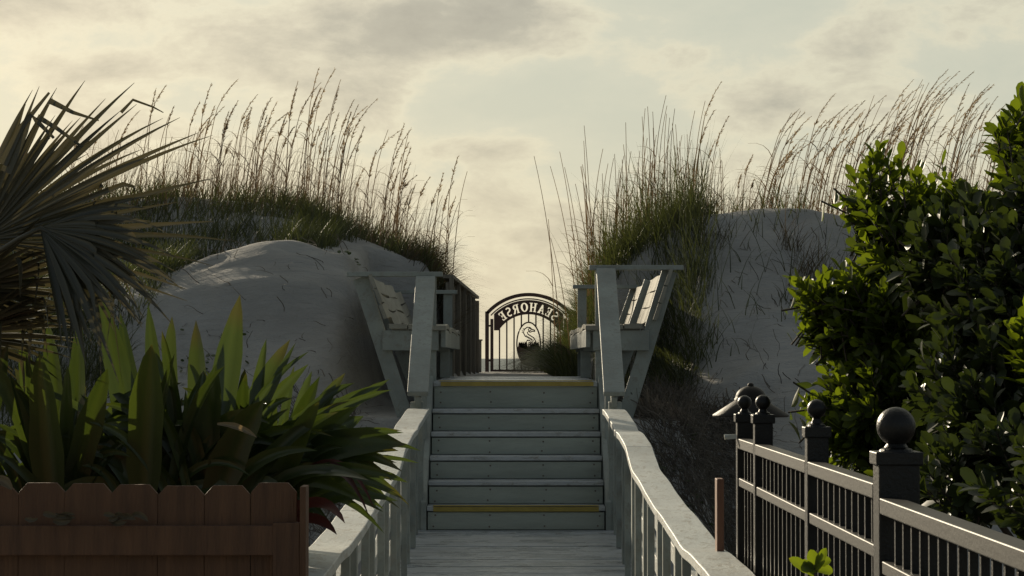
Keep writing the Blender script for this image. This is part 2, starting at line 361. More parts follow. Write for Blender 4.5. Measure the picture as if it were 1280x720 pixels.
for sg in (-1, 1):
    side = 'left' if sg < 0 else 'right'
    mb = MB()                                                # stringer, polygon in YZ
    prof = [(16.97,.30),(16.97,.66),(18.45,1.52),(18.45,.85),(17.2,.22)]
    x0 = SX+sg*.618; x1 = SX+sg*.655
    vs = [(x0, a, c) for a, c in prof]+[(x1, a, c) for a, c in prof]; n = len(prof)
    mb.add(vs, [tuple(range(n)), tuple(range(2*n-1, n-1, -1))]+[(i, i+n, (i+1) % n+n, (i+1) % n) for i in range(n)])
    mb.build('stringer', M['paint'], st)
    # hand rail with flat cap
    ztop = 2.27 if sg < 0 else 2.33
    a = Vector((SX+sg*.675, 16.93, 1.405)); c = Vector((SX+sg*.675, 18.44, ztop-.018))
    mb = MB(); mb.bar(a, c, .145, .038); mb.build('handrail_cap', M['paint'], st, bevel=.005)
    d = Vector((0, 0, -.025)); mb = MB(); mb.bar(a+d+Vector((0,.03,-.035)), c+d+Vector((0,0,-.035)), .04, .075); mb.build('handrail_board', M['paint'], st)
    mb = MB(); mb.box((SX+sg*.685, 17.04, .90), (.088, .088, .90)); mb.build('newel_post', M['paint'], st, bevel=.004)
    mb = MB(); mb.box((SX+sg*.685, 17.72, 1.20), (.088, .088, 1.2)); mb.build('newel_post', M['paint'], st, bevel=.004)

# landing
mb = MB()
for i in range(36):
    y0 = 18.385+.1448*i
    mb.box((SX+random.uniform(-.003,.003), y0+.07, 1.46+random.uniform(-.002,.002)), (1.24 if i else 1.225, .139, .038))
tag(mb.build('landing', M['deck'], bevel=.003), kind='structure')
mb = MB()
for sg in (-1, 1):
    mb.box((SX+sg*.60, 21.0, 1.33), (.04, 5.1, .20))
tag(mb.build('landing_joists', M['paint']), kind='structure')

def bench(sg):
    side = 'left' if sg < 0 else 'right'
    lab = 'long %s wooden bench with outward leaning sunlit slat back, %s of the landing' % ('warped grey' if sg < 0 else 'straight grey', side)
    t = empty('wooden_bench', (SX+sg*.8, 21, 1.46), lab, 'bench', 'benches on the upper landing')
    top = 2.27 if sg < 0 else 2.32
    xo = 1.23 if sg < 0 else 1.22
    ysf = [18.50, 21.0, 23.45]
    for i, yy in enumerate(ysf):
        mb = MB(); mb.bar((SX+sg*(xo-.06), yy+.045, top-.01), (SX+sg*.70, yy+.045, .80 if i == 0 else 1.0), .035, .115, up=(sg,0,.5)); mb.build('back_support', M['paint'], t, bevel=.003)
        if i != 1:
            mb = MB(); mb.box((SX+sg*(.56+xo+.03)/2, yy, top+.012), (xo+.03-.56+.02, .095, .036)); mb.build('top_bar', M['paint'], t, bevel=.004)
            mb = MB(); mb.box((SX+sg*.64, yy+.02, (top-.008+1.1)/2), (.085, .04, top-.008-1.1)); mb.build('front_post', M['paint'], t, bevel=.003)
        mb = MB(); mb.box((SX+sg*.79, yy-.01, 1.785), (.42, .036, .15)); mb.build('seat_bearer', M['paint'], t, bevel=.003)
        if i == 1:
            mb = MB(); mb.box((SX+sg*.60, yy+.03, 1.67), (.085, .04, .37)); mb.build('leg', M['paint'], t, bevel=.003)
    # seat boards
    for k in range(3):
        x = .585+.145*k; mb = MB(); q = np.linspace(18.44, 23.55, 40)
        sag = lambda yy, k=k: .010*math.sin((yy-18.4)*1.25*math.pi/1.3+k)+(.006*math.sin(yy*5+k))
        pts = [(yy, 1.90+sag(yy)) for yy in q]
        ribbon_solid(mb, pts, [SX+sg*(x-.062)]*40, [SX+sg*(x+.075)]*40, .036); mb.build('seat_board', M['slat'], t, bevel=.003)
    mb = MB(); mb.box((SX+sg*.545, 21.0, 1.80), (.036, 5.0, .13)); mb.build('apron', M['paint'], t, bevel=.003)
    # back slats, along the inner face of the supports
    ox_ = .03 if sg < 0 else .10; base = Vector((sg*(.965+ox_), 0, 1.925)); tp = Vector((sg*(1.095+ox_), 0, top-.01)); u = (tp-base).normalized(); nrm = Vector((-sg*u.z, 0, sg*u.x)); 
    if nrm.x*sg > 0: nrm = -nrm
    span = (tp-base).length; hh = span/3
    for k in range(3):
        mb = MB(); q = np.linspace(18.44, 23.5, 60); vs = []; amp = .022 if sg < 0 else .005
        for yy in q:
            wv = amp*math.sin((yy-18.44)*math.pi/1.23+.7)*(1 if k < 2 else .6) + .004*math.sin(yy*4+k)
            wn = (.012 if sg < 0 else .003)*math.sin((yy-18.44)*math.pi/.8+k)
            a = base+u*(k*hh+.003+wv); c = base+u*((k+1)*hh-.003+wv)
            for pnt, off in ((a, 0), (c, 0), (c, .028), (a, .028)):
                v = pnt+nrm*(off+wn+.012); vs.append((SX+v.x, yy, v.z))
        n = len(q); fs = [(0,1,2,3), tuple(4*(n-1)+e for e in (3,2,1,0))]
        for i in range(n-1):
            for e in range(4): fs.append((4*i+e, 4*i+4+e, 4*i+4+(e+1) % 4, 4*i+(e+1) % 4))
        mb.add(vs, fs); mb.build('back_slat', M['slat'], t, bevel=.003)
    return t
bench(-1); bench(1)

# dark plank retaining wall beyond the left bench
t = empty('plank_wall', (-.6, 28, 1.4), 'dark weathered plank wall holding back the left dune beyond the bench', 'wall')
mb = MB(); n = 0; y = 23.7
A = lambda yy: -.625+(yy-23.7)*.0128
pk = []
while y < 33.2:
    h = 2.40+.004*(y-23.7)+random.uniform(-.02,.02); mb.box((A(y), y+.07, (1.2+h)/2), (.03, .135, h-1.2)); y += .145
mb.build('planks', M['oldwood'], t, bevel=.003)
for i, yy in enumerate(np.linspace(23.75, 33.1, 6)):
    mb = MB(); mb.box((A(yy)+.04, yy, 1.85), (.045, .09, 1.15)); mb.build('post', M['oldwood'], t, bevel=.003)
mb = MB(); mb.bar((A(23.7)+.01, 23.7, 2.44), (A(33.2)+.01, 33.2, 2.47), .10, .035); mb.build('cap_board', M['oldwood'], t)
mb = MB(); mb.box((-.475, 34.3, 1.65), (.10, .10, .50)); mb.box((-.475, 34.3, 1.905), (.13, .13, .02))
tag(mb.build('wooden_post', M['oldwood'], bevel=.004), 'short dark wooden post with flat cap between plank wall and iron gate', 'post')

# ------------------------------------------------------------------ iron gate with sign
GYp = 35.5; GCX = .24; GCZ = 1.77
gate = empty('iron_gate', (GCX, GYp, 1.45), 'dark iron gate with arched name sign and oval seahorse emblem', 'gate')
def arcpts(r, a0, a1, n, yy=GYp): return [Vector((GCX+r*math.sin(a), yy, GCZ+r*math.cos(a))) for a in np.linspace(a0, a1, n)]
def archband(mb, r0, r1, a0, a1, th, n=40, xlim=None):
    vs = []
    for a in np.linspace(a0, a1, n):
        for r, yy in ((r0,-th/2),(r1,-th/2),(r1,th/2),(r0,th/2)):
            vs.append((GCX+r*math.sin(a), GYp+yy, GCZ+r*math.cos(a)))
    fs = [(0,1,2,3), tuple(4*(n-1)+e for e in (3,2,1,0))]
    for i in range(n-1):
        for e in range(4): fs.append((4*i+e, 4*i+4+e, 4*i+4+(e+1) % 4, 4*i+(e+1) % 4))
    mb.add(vs, fs)
am = math.asin(.60/.805)
mb = MB(); archband(mb, .775, .825, -am, am, .05)
mb.build('arch_frame', M['gate'], gate)
mb = MB(); a2 = math.asin(.55/.745); archband(mb, .730, .748, -a2, a2, .03); mb.build('inner_arch', M['gate'], gate)
zs = GCZ+.805*math.cos(am)
for sg in (-1, 1):
    mb = MB(); mb.box((GCX+sg*.60, GYp, (1.30+zs+.02)/2), (.055, .05, zs+.02-1.30)); mb.build('gate_post', M['gate'], gate)
    mb = MB(); mb.box((GCX+sg*.53, GYp, (1.46+2.22)/2), (.045, .035, 2.22-1.46)); mb.build('stile', M['gate'], gate)
    mb = MB(); 
    for zz in (1.62, 2.12): mb.tube([(GCX+sg*.54, GYp, zz), (GCX+sg*.59, GYp, zz)], .014, 8)
    mb.build('hinge' if sg < 0 else 'latch', M['gate'], gate)
for k in range(9):
    x = -.42+.105*k
    if abs(x) < .01: zt = 2.27
    zt = GCZ+math.sqrt(.525**2-x*x)+.02
    parts = [(1.46, zt)]
    if abs(x) < .16:
        e = .31*math.sqrt(1-(x/.17)**2); parts = [(1.46, 1.86-e), (1.86+e, zt)]
    for a, c in parts:
        mb = MB(); mb.box((GCX+x, GYp, (a+c)/2), (.021, .016, c-a)); mb.build('bar', M['gate'], gate)
mb = MB(); mb.box((GCX, GYp, 1.475), (1.04, .03, .03)); mb.build('bottom_rail', M['gate'], gate)

def poly_spline(cu, pts):
    s = cu.splines.new('POLY'); s.points.add(len(pts)-1)
    for q, p in zip(s.points, pts): q.co = (p[0], p[1], 0, 1)
    s.use_cyclic_u = True
# hand-drawn serif letter outlines (unit height); each: (advance, [contours])
def rectc(x0, y0, x1, y1): return [(x0,y0),(x1,y0),(x1,y1),(x0,y1)]
def strokepoly(pts, w):
    L_, R_ = [], []
    for i, p in enumerate(pts):
        a = pts[max(i-1,0)]; b_ = pts[min(i+1,len(pts)-1)]
        dx, dy = b_[0]-a[0], b_[1]-a[1]; l = math.hypot(dx, dy) or 1
        nx_, ny_ = -dy/l, dx/l; ww = w[i] if hasattr(w, '__len__') else w
        L_.append((p[0]+nx_*ww/2, p[1]+ny_*ww/2)); R_.append((p[0]-nx_*ww/2, p[1]-ny_*ww/2))
    return L_+R_[::-1]
SC = []
for i in range(25):
    u = i/24
    if u < .5: a = R(40)+ (R(270)-R(40))*(u/.5); SC.append((.30+.21*math.cos(a), .745+.215*math.sin(a)))
    else: a = R(90)-(R(90)+R(140))*((u-.5)/.5); SC.append((.30+.23*math.cos(a), .27+.235*math.sin(a)+.0))
LET = {
 'S': (.66, [strokepoly(SC, [.10 if i in (0,24) else .15 for i in range(25)])]),
 'E': (.70, [[(.04,0),(.62,0),(.64,.26),(.56,.26),(.50,.09),(.31,.09),(.31,.46),(.42,.46),(.45,.36),(.51,.36),(.51,.66),(.45,.66),(.42,.55),(.31,.55),(.31,.91),(.48,.91),(.55,.76),(.62,.76),(.60,1),(.04,1),(.04,.93),(.13,.91),(.13,.09),(.04,.07)]]),
 'H': (.88, [[(.03,0),(.37,0),(.37,.07),(.30,.09),(.30,.45),(.56,.45),(.56,.09),(.49,.07),(.49,0),(.83,0),(.83,.07),(.74,.09),(.74,.91),(.83,.93),(.83,1),(.49,1),(.49,.93),(.56,.91),(.56,.55),(.30,.55),(.30,.91),(.37,.93),(.37,1),(.03,1),(.03,.93),(.12,.91),(.12,.09),(.03,.07)]]),
 'A': (.84, [[(.0,0),(.28,0),(.28,.07),(.20,.09),(.25,.27),(.47,.27),(.53,.09),(.46,.07),(.46,0),(.84,0),(.84,.07),(.76,.09),(.48,1),(.36,1),(.09,.09),(.0,.07)], [(.28,.36),(.45,.36),(.365,.66)]]),
 'O': (.88, [[(.42+.40*math.cos(a), .5+.51*math.sin(a)) for a in np.linspace(0, 2*math.pi, 28)[:-1]], [(.42+.19*math.cos(a), .5+.40*math.sin(a)) for a in np.linspace(0, 2*math.pi, 24)[:-1]]]),
 'R': (.84, [[(.04,0),(.38,0),(.38,.07),(.31,.09),(.31,.44),(.40,.44),(.60,0),(.84,0),(.84,.07),(.76,.10),(.57,.47),(.68,.56),(.70,.73),(.63,.90),(.48,1),(.04,1),(.04,.93),(.13,.91),(.13,.09),(.04,.07)], [(.31,.54),(.44,.56),(.51,.65),(.51,.80),(.44,.90),(.31,.91)]]),
}
cu = bpy.data.curves.new('sign_plate', 'CURVE'); cu.dimensions = '2D'; cu.fill_mode = 'BOTH'; cu.extrude = .006
rb0, rb1 = .515, .722
a1 = math.asin(.50/rb1); a0 = math.asin(.50/rb0*.86)
outer = [(rb1*math.sin(a), rb1*math.cos(a)) for a in np.linspace(-a1, a1, 40)]
inner = [(rb0*math.sin(a), rb0*math.cos(a)) for a in np.linspace(a0, -a0, 40)]
zlow = inner[0][1]
poly_spline(cu, outer+[(.50, zlow)]+inner+[(-.50, zlow)])
word = 'SEAHORSE'; hL = .128; gap = .10
tot = sum(LET[c][0] for c in word)+gap*(len(word)-1)
rbase = .555; pos = 0; angtot = R(83); 
for ch in word:
    adv, cons = LET[ch]
    am_ = ((pos+adv/2)/tot-.5)*angtot
    for con in cons:
        pts = []
        for (lx, ly) in con:
            r_ = rbase+ly*hL; a = am_ + (lx-adv/2)*hL*.98/rbase*.92
            pts.append((-r_*math.sin(a), r_*math.cos(a)))      # mirrored: the sign reads from the beach side
        poly_spline(cu, pts)
    pos += adv+gap
tmp = bpy.data.objects.new('tmp', cu); COL.objects.link(tmp)
bpy.context.view_layer.update()
me = bpy.data.meshes.new_from_object(tmp.evaluated_get(bpy.context.evaluated_depsgraph_get()))
bpy.data.objects.remove(tmp)
me.transform(Matrix.Translation((GCX, GYp, GCZ)) @ Matrix.Rotation(math.pi/2, 4, 'X'))
me.materials.clear(); o = link('sign_plate', me, M['gate'], gate); o['label'] = 'arched plate with the cut-out word SEAHORSE, mirrored from this side'
# emblem
OX, OZ = GCX, 1.86
em = MB(); pts = [(OX+.17*math.cos(a), GYp-.004, OZ+.31*math.sin(a)) for a in np.linspace(0, 2*math.pi, 48)]
em.tube(pts, .012, 6); ring = em.build('emblem_ring', M['gate'], gate, True)
em = MB()
q = [(OX+.165*math.cos(a), OZ+.30*math.sin(a)) for a in np.linspace(math.pi+.15, 2*math.pi-.15, 30)]
topw = []
xs_ = np.linspace(.155, -.155, 23)
for i, xx in enumerate(xs_): topw.append((OX+xx, OZ-.03+(.075 if i % 2 else -.02)*(1-abs(xx)*1.2)))
allp = q+topw; n = len(allp)
vs = [(a, GYp-.008, c) for a, c in allp]+[(a, GYp+.008, c) for a, c in allp]
# fan from the centre bottom keeps the concave outline right
ci = len(vs); vs += [(OX, GYp-.008, OZ-.10), (OX, GYp+.008, OZ-.10)]
fs = [(i, (i+1) % n, ci) for i in range(n)]+[((i+1) % n+n, i+n, ci+1) for i in range(n)]+[(i, (i+1) % n, (i+1) % n+n, i+n) for i in range(n)]
em.add(vs, fs); em.build('emblem_waves', M['gate'], ring)
em = MB()
def T(pts, r=.006):
    r = r*1.25; em.tube([(OX+a, GYp-.004, OZ+c) for a, c in pts], r, 5)
T([(.0,-.02),(.045,.02),(.05,.06),(.0,.09),(-.05,.11),(-.075,.16),(-.06,.21),(-.02,.24),(.02,.235),(.045,.21),(.09,.195),(.095,.18),(.05,.18),(.02,.165)], .007)
T([(.09,-.02),(.10,.04),(.07,.09),(.02,.12),(-.01,.14),(-.02,.165),(.0,.18),(.02,.165)], .007)
T([(.015+.02*math.cos(a), .205+.018*math.sin(a)) for a in np.linspace(0, 6.28, 12)], .006)
T([(-.075,.16),(-.10,.17),(-.08,.18),(-.10,.195),(-.07,.20),(-.085,.22),(-.055,.215)], .005)
for k in range(6): T([(-.045+.02*k, .10-.012*k), (-.03+.021*k, .125-.015*k)], .005)
T([(-.02,-.02),(-.04,.02),(-.02,.05),(.02,.05),(.02,.02),(-.0,.01)], .008)
em.build('emblem_seahorse', M['gate'], ring)

# ------------------------------------------------------------------ black metal fence (right)
def fx(d): return .855-.0065*d+.0
fe = empty('metal_fence', (fx(6.5), 6.5, 0), 'black metal fence with ball topped posts in front of the shrubs', 'fence')
def fpost(d, wd, ztop, rb, zb):
    x = fx(d)+wd/2
    mb = MB(); mb.box((x, d, (ztop-.01)/2), (wd, wd, ztop-.01)); p = mb.build('post', M['iron'], fe, bevel=.004)
    mb = MB(); mb.box((x, d, ztop-.004), (wd+.014, wd+.014, .03)); mb.lathe([(wd*.42,ztop+.011),(wd*.40,ztop+.016),(wd*.2,ztop+.022),(.001,ztop+.023)], (x,d,0), 20); mb.build('post_cap', M['iron'], p, bevel=.003)
    mb = MB(); pr = [(rb*.62, ztop+.02), (rb*.45, ztop+.03), (rb*.38, ztop+.038)]
    a0 = -1.25
    for a in np.linspace(a0, math.pi/2, 16): pr.append((max(rb*math.cos(a), .0004), zb+rb*math.sin(a)))
    mb.lathe(pr, (x, d, 0), 28); mb.build('ball_finial', M['iron'], p, True)
    return p
def Z(py, d): return EYE+(HZ-py)*d/F
fpost(5.55, .092, Z(570,5.55), .044, Z(533,5.55))
fpost(6.80, .060, Z(538,6.8), .0265, Z(511,6.8))
fpost(8.17, .060, Z(522,8.17), .0255, Z(503,8.17))
p5 = fpost(8.76, .058, Z(521,8.76), .0255, Z(503,8.76))
fpost(3.55, .060, 1.65-.24, .0265, 1.65-.17)
mb = MB(); mb.bar((fx(8.76)-.002, 8.74, Z(545,8.76)), (fx(8.76)-.035, 8.74, Z(546,8.76)), .012, .016); mb.tube([(fx(8.76)-.02,8.74,Z(544.5,8.76)),(fx(8.76)-.045,8.74,Z(546,8.76))], [.006,.010], 8); mb.build('latch_knob', M['lampglass'], p5)
def section(d0, d1, zt, wt):
    mb = MB(); mb.bar((fx(d0)+wt/2, d0, zt-.018), (fx(d1)+wt/2, d1, zt-.018), wt, .036); mb.build('top_rail', M['ironrail'], fe, bevel=.003)
    mb = MB(); mb.bar((fx(d0)+wt/2, d0, zt-.155), (fx(d1)+wt/2, d1, zt-.155), wt*.8, .030); mb.build('middle_rail', M['ironrail'], fe, bevel=.003)
    mb = MB(); mb.bar((fx(d0)+wt/2, d0, .12), (fx(d1)+wt/2, d1, .12), wt*.8, .032); mb.build('bottom_rail', M['ironrail'], fe, bevel=.003)
    n = int(round(abs(d1-d0)/.105))
    for i in range(1, n):
        dd = d0+(d1-d0)*i/n
        mb = MB(); mb.box((fx(dd)+wt/2, dd, (zt-.03+.05)/2), (.016, .016, zt-.03-.05)); mb.build('picket', M['iron'], fe)
section(5.50, 3.6, 1.65-.311, .050)
section(6.77, 5.60, 1.65-.283, .044)
section(8.14, 6.83, 1.65-.283, .044)
section(8.73, 8.20, 1.65-.283, .044)
mb = MB(); mb.box((fx(9.05)-.035, 9.05, .60), (.026, .09, 1.22))
tag(mb.build('wooden_stake', M['postwood'], bevel=.003), 'thin reddish brown wooden stake standing at the far end of the black fence', 'stake')

# lamp
LX, LY = (938-640)*9.7/F, 9.7
lp = empty('garden_lamp', (LX, LY, 0), 'dark bronze garden lamp with wide cone hood and domed top behind the fence end', 'lamp')
zb = Z(519, 9.7)
mb = MB(); mb.tube([(LX,LY,0),(LX,LY,zb-.06)], .017, 14); mb.build('pole', M['lamp'], lp, True)
mb = MB(); mb.lathe([(.036,zb-.075),(.038,zb+.01)], (LX,LY,0), 20); mb.build('lamp_glass', M['lampglass'], lp, True)
mb = MB(); mb.lathe([(.030,zb-.085),(.045,zb-.083),(.045,zb-.07),(.03,zb-.068)], (LX,LY,0), 20); mb.build('collar', M['lamp'], lp, True)
mb = MB(); mb.lathe([(.03,zb+.045),(.146,zb-.006),(.150,zb-.004),(.150,zb+.002),(.060,zb+.060)], (LX,LY,0), 40); mb.build('hood', M['lamp'], lp, True)
mb = MB(); pr = [(.064,zb+.056),(.064,zb+.066)]+[(.060*math.cos(a), zb+.068+.048*math.sin(a)) for a in np.linspace(0, 1.5, 10)]
mb.lathe(pr, (LX,LY,0), 36); mb.build('dome', M['lamp'], lp, True)
mb = MB(); mb.lathe([(.011,zb+.113),(.013,zb+.120),(.008,zb+.126),(.0004,zb+.128)], (LX,LY,0), 16); mb.build('top_knob', M['lamp'], lp, True)

# ------------------------------------------------------------------ brown picket fence (left)
DF = 7.35
bf = empty('picket_fence', (-1.4, DF, 0), 'reddish brown wooden fence with dog eared pickets below the strap leaf plants', 'fence')
sc = F/DF
wpk = 57.5/sc; pitch = 58/sc
xr = (376-640)/sc
for k in range(14):
    c = xr-wpk/2-.01-k*pitch; ww = wpk/2+random.uniform(-.001,.001); zt = Z(606+random.uniform(-3,3), DF); e = .028
    out_ = [(-ww,.04),(ww,.04),(ww,zt-e),(ww-e*.9,zt),(-ww+e*.9,zt),(-ww,zt-e)]
    lean = random.uniform(-.001,.001)
    vs = [(c+a+lean*b_, DF+.0, b_) for a, b_ in out_]+[(c+a+lean*b_, DF+.018, b_) for a, b_ in out_]; n = 6
    mb = MB(); mb.add(vs, [tuple(range(n)), tuple(range(2*n-1, n-1, -1))]+[(i, i+n, (i+1) % n+n, (i+1) % n) for i in range(n)])
    mb.build('picket', M['brown'], bf, bevel=.002)
mb = MB(); mb.box((xr-.84-.08, DF-.021, Z(674, DF)), (1.72, .038, .088)); mb.build('rail', M['brown'], bf, bevel=.003)
mb = MB(); mb.box((xr-.84-.08, DF-.021, .25), (1.72, .038, .088)); mb.build('rail', M['brown'], bf, bevel=.003)
mb = MB(); mb.box((xr-.038, DF-.022, Z(652,DF)/2), (.08, .040, Z(652,DF))); mb.build('corner_board', M['brown'], bf, bevel=.003)
mb = MB(); mb.box((xr+.011, DF+.01, Z(607,DF)/2), (.018, .11, Z(607,DF))); mb.build('corner_post', M['brown'], bf, bevel=.003)

mb = MB(); mb.add([(-6,7.39,.03),(-.80,7.39,.03),(-.80,10.2,.03),(-6,10.2,.03)], [(0,1,2,3)])
tag(mb.build('dark_bed_sheet', noisy('dark_ground', (.02,.015,.01), (.06,.045,.03), 30, rough=.95, bump=1, bscale=60, dist=.03)), kind='structure')  # dark sheet added over the sand so the picket gaps look shaded
mb = MB(); mb.add([(.98,3.2,.03),(6,3.2,.03),(6,9.4,.03),(.98,9.4,.03)], [(0,1,2,3)])
tag(mb.build('dark_bed_sheet', bpy.data.materials['dark_ground']), kind='structure')
# ------------------------------------------------------------------ blades (vectorised ribbons)
def ribbons(base, dirv, length, width, droop, segs=4, bend=None, tip=.1):
    """base (N,3), dirv (N,3) unit, returns verts, quads"""
    N = len(base); t = np.linspace(0, 1, segs+1)[None,:,None]
    L = length[:,None,None]
    g = np.array([0,0,-1.])[None,None,:]
    hor = dirv.copy(); hor[:,2] = 0; hn = np.linalg.norm(hor, axis=1, keepdims=True)+1e-6; hor = hor/hn
    pos = base[:,None,:]+dirv[:,None,:]*L*t + (g*.7+hor[:,None,:]*.5)*L*droop[:,None,None]*t**2.4
    yaw = RN.rand(N)*math.pi
    side = np.stack([np.cos(yaw), np.sin(yaw)*.6, 0*yaw], 1)[:,None,:]
    wd = (width[:,None,None]*.5)*(1-(1-tip)*t**1.5)
    A_ = pos-side*wd; B_ = pos+side*wd
    V = np.stack([A_, B_], 2).reshape(N, -1, 3)
    k = (segs+1)*2; f = []
    for i in range(segs): f.append([2*i, 2*i+1, 2*i+3, 2*i+2])
    f = np.array(f)[None]+(np.arange(N)*k)[:,None,None]
    return V.reshape(-1, 3), f.reshape(-1, 4), k
def field(name, x, y, lmin, lmax, lean, m, width=.009, spread=.28, dr=(.15,.6), label=None, dz0=0.02):
    N = len(x); z = H(x, y)-dz0
    L = RN.uniform(lmin, lmax, N)
    d = np.stack([lean[0]+RN.randn(N)*spread, lean[1]+RN.randn(N)*spread, np.ones(N)], 1); d /= np.linalg.norm(d, axis=1, keepdims=True)
    V, Fq, k = ribbons(np.stack([x, y, z], 1), d, L, np.full(N, width)*RN.uniform(.6,1.3,N), RN.uniform(dr[0], dr[1], N))
    o = npmesh(name, V, Fq, m, col=np.repeat(RN.rand(N), k)); tag(o, label, 'grass', kind='stuff'); return o
def scatter(n, x0, x1, y0, y1, dens):
    X_ = RN.uniform(x0, x1, n); Y_ = RN.uniform(y0, y1, n); k = RN.rand(n) < dens(X_, Y_); return X_[k], Y_[k]
px = lambda x, y: 640+F*x/y
# left dune: dense band over the ridge
def densL(x, y):
    p = px(x, y); cl = .55+1.3*vnoise(x, y, 2.2, 21)
    edge = 22.1+.5*vnoise(x, y, 1.2, 22)*2
    edge = edge+1.9*sst((x+1.75)/.3)
    edge = np.where(p < 345, 18.6+4.0*sst((p-100)/190)+.4*vnoise(x, y, 2, 23), edge)             # grass comes lower at the far left
    d = sst((y-edge)/.6)*np.clip(cl, .08, 1)
    d = d*np.where(p < 375, np.where(y < 23.6, 1.0, .35), 1.0)
    return np.where(x > -.72, 0, d)
x, y = scatter(95000, -6, -.7, 18.4, 26.5, densL); field('dune_grass', x, y, .16, .46, (.10,-.05), M['grass'], .009, .30, label='dense dark green grass over the ridge of the left dune')
def densR(x, y):
    p = px(x, y); cl = .6+1.3*vnoise(x, y, 2.2, 31)
    d = np.clip(cl, .45, 1)*sst((y-20.6-.8*(x-1.2)*(x > 1.2))/.6)
    d = d*np.clip((895-p+40*vnoise(x, y, 3, 33))/75, .02, 1)
    return np.where(x < .50, 0, d)
x, y = scatter(85000, .5, 3.2, 20.6, 30, densR); k = (y > 23.9) | (x > 1.32); field('dune_grass', x[k], y[k], .20, .60, (-.02,-.05), M['grass'], .009, .28, label='dense dark green grass on the steep left end of the right dune')
# long arching blades spilling into the gap
x, y = scatter(5200, .48, .95, 24.5, 34, lambda a, b_: .8+0*a); field('dune_grass', x, y, .35, .75, (-.40,-.05), M['grass'], .008, .30, (.4,1.0), 'arching grass blades spilling into the gap before the gate')
x, y = scatter(2600, -1.1, -.66, 23.8, 30, lambda a, b_: .7+0*a); field('dune_grass', x, y, .25, .6, (.45,-.05), M['grassdry'], .007, .25, (.4,1.0), 'arching grass blades hanging over the plank wall')
# mound of grass before the gate
ang = RN.rand(4200)*6.28; rr = np.sqrt(RN.rand(4200))*.33
x = .78+rr*np.cos(ang); y = 33.6+rr*np.sin(ang)*1.5
field('dune_grass', x, y, .30, .75, (-.30,-.1), M['darkgrass'], .014, .42, (.5,1.2), 'rounded grass tussock hiding the right edge of the gate', 0)
# sparse tufts on bare sand of right dune
tx, ty = [], []
for (cx_, cy_, n_, r_) in ((2.75,22.7,110,.12),(2.62,23.2,50,.08),(3.3,22.9,90,.12),(1.9,23.4,40,.10),(1.45,20.4,60,.12)):
    tx.append(cx_+RN.randn(n_)*r_); ty.append(cy_+RN.randn(n_)*r_)
field('dune_grass', np.concatenate(tx), np.concatenate(ty), .2, .55, (.1,-.1), M['grassdry'], .008, .3, (.1,.5), 'thin dry tufts scattered on the bare sand of the right dune')
# thin standing blades behind the crests
x, y = scatter(1500, -4.6, -.8, 24.2, 27, lambda a, b_: .9+0*a); field('tall_grass', x, y, .5, 1.0, (.14,0), M['oat'], .0055, .16, (.05,.35), 'tall thin grass standing along the left dune crest')
x, y = scatter(1300, .75, 1.9, 22.5, 27, lambda a, b_: .9+0*a); field('tall_grass', x, y, .6, 1.15, (-.02,0), M['grass'], .007, .17, (.03,.25), 'tall spiky grass standing upright right of the gap')
x, y = scatter(1900, 1.9, 6, 25.0, 28, lambda a, b_: .9+0*a); field('tall_grass', x, y, .4, .95, (.16,0), M['oat'], .0055, .15, (.05,.35), 'tall thin grass leaning right along the right dune crest')

# ------------------------------------------------------------------ sea oats
def sea_oats(x, y, stalks, label, group):
    """stalks: list of (height, leanx, dx, headfrac)"""
    z = float(H(x, y))-.03
    t = empty('sea_oats', (x, y, z), label, 'grass clump', group)
    for (h, lx, dx, hf) in stalks:
        V, Fq, tint = [], [], []; SV, SF, stint = [], [], []
        tn = random.random(); nod = (random.uniform(.5,1.2) if lx > .17 else random.uniform(.15,.6)) if hf > 0 else .15; bx = x+dx; by = y+random.uniform(-.15,.15); ly = random.uniform(-.1,.1)
        pts = []
        for i in range(13):
            u = i/12
            pts.append(Vector((bx+lx*h*(.35*u+.65*u*u)+ (.16*h*max(0,u-.72)**1.5*6*(.8 if lx>0 else -.1)*nod), by+ly*h*u, z+h*(u-.75*max(0,u-.78)**2*nod))))
        o = len(V)
        for i, p in enumerate(pts):
            wd = .0050*(1-.5*i/12)
            V += [(p.x-wd, p.y, p.z), (p.x+wd, p.y+.002, p.z)]; tint += [tn, tn]
        for i in range(12): Fq.append([o+2*i, o+2*i+1, o+2*i+3, o+2*i+2])
        # a few stem blades
        for q in range(3):
            i0 = random.randint(1, 7); p = pts[i0]; sd = random.choice((-1,1)); bl = random.uniform(.18,.42); o = len(V)
            for i in range(5):
                u = i/4; c = p+Vector((sd*bl*(.35*u+.35*u*u), 0, bl*(.95*u-.55*u*u))); wd = .0042*(1-.85*u)
                V += [(c.x-wd, c.y, c.z-.001), (c.x+wd, c.y, c.z+.001)]; tint += [tn, tn]
            for i in range(4): Fq.append([o+2*i, o+2*i+1, o+2*i+3, o+2*i+2])
        if hf > 0:
            for q in range(max(34, int(46*hf/.25))):
                u = 1-hf*random.random(); i = min(11, int(u*12)); fr = u*12-i
                p = pts[i].lerp(pts[i+1], fr); L = random.uniform(.02,.05)*(1.2-(u-(1-hf))/hf*.6); sd = 1 if random.random() < .68 else -1
                dv = ((pts[i+1]-pts[i]).normalized()+Vector((sd*random.uniform(.1,.5), random.uniform(-.4,.4), random.uniform(-.6,.2)))).normalized()
                e = p+dv*L; n_ = Vector((-dv.z, 0, dv.x)).normalized()*L*.075; mid = p+dv*L*.55
                o = len(SV); SV += [tuple(p), tuple(mid-n_), tuple(e), tuple(mid+n_)]; SF.append([o,o+1,o+2,o+3]); stint += [tn]*4
        sk = npmesh('stalk', V, Fq, M['oat'], t, col=tint)
        if SV: npmesh('seed_head', SV, SF, M['seed'], sk, False, col=stint)
    return t
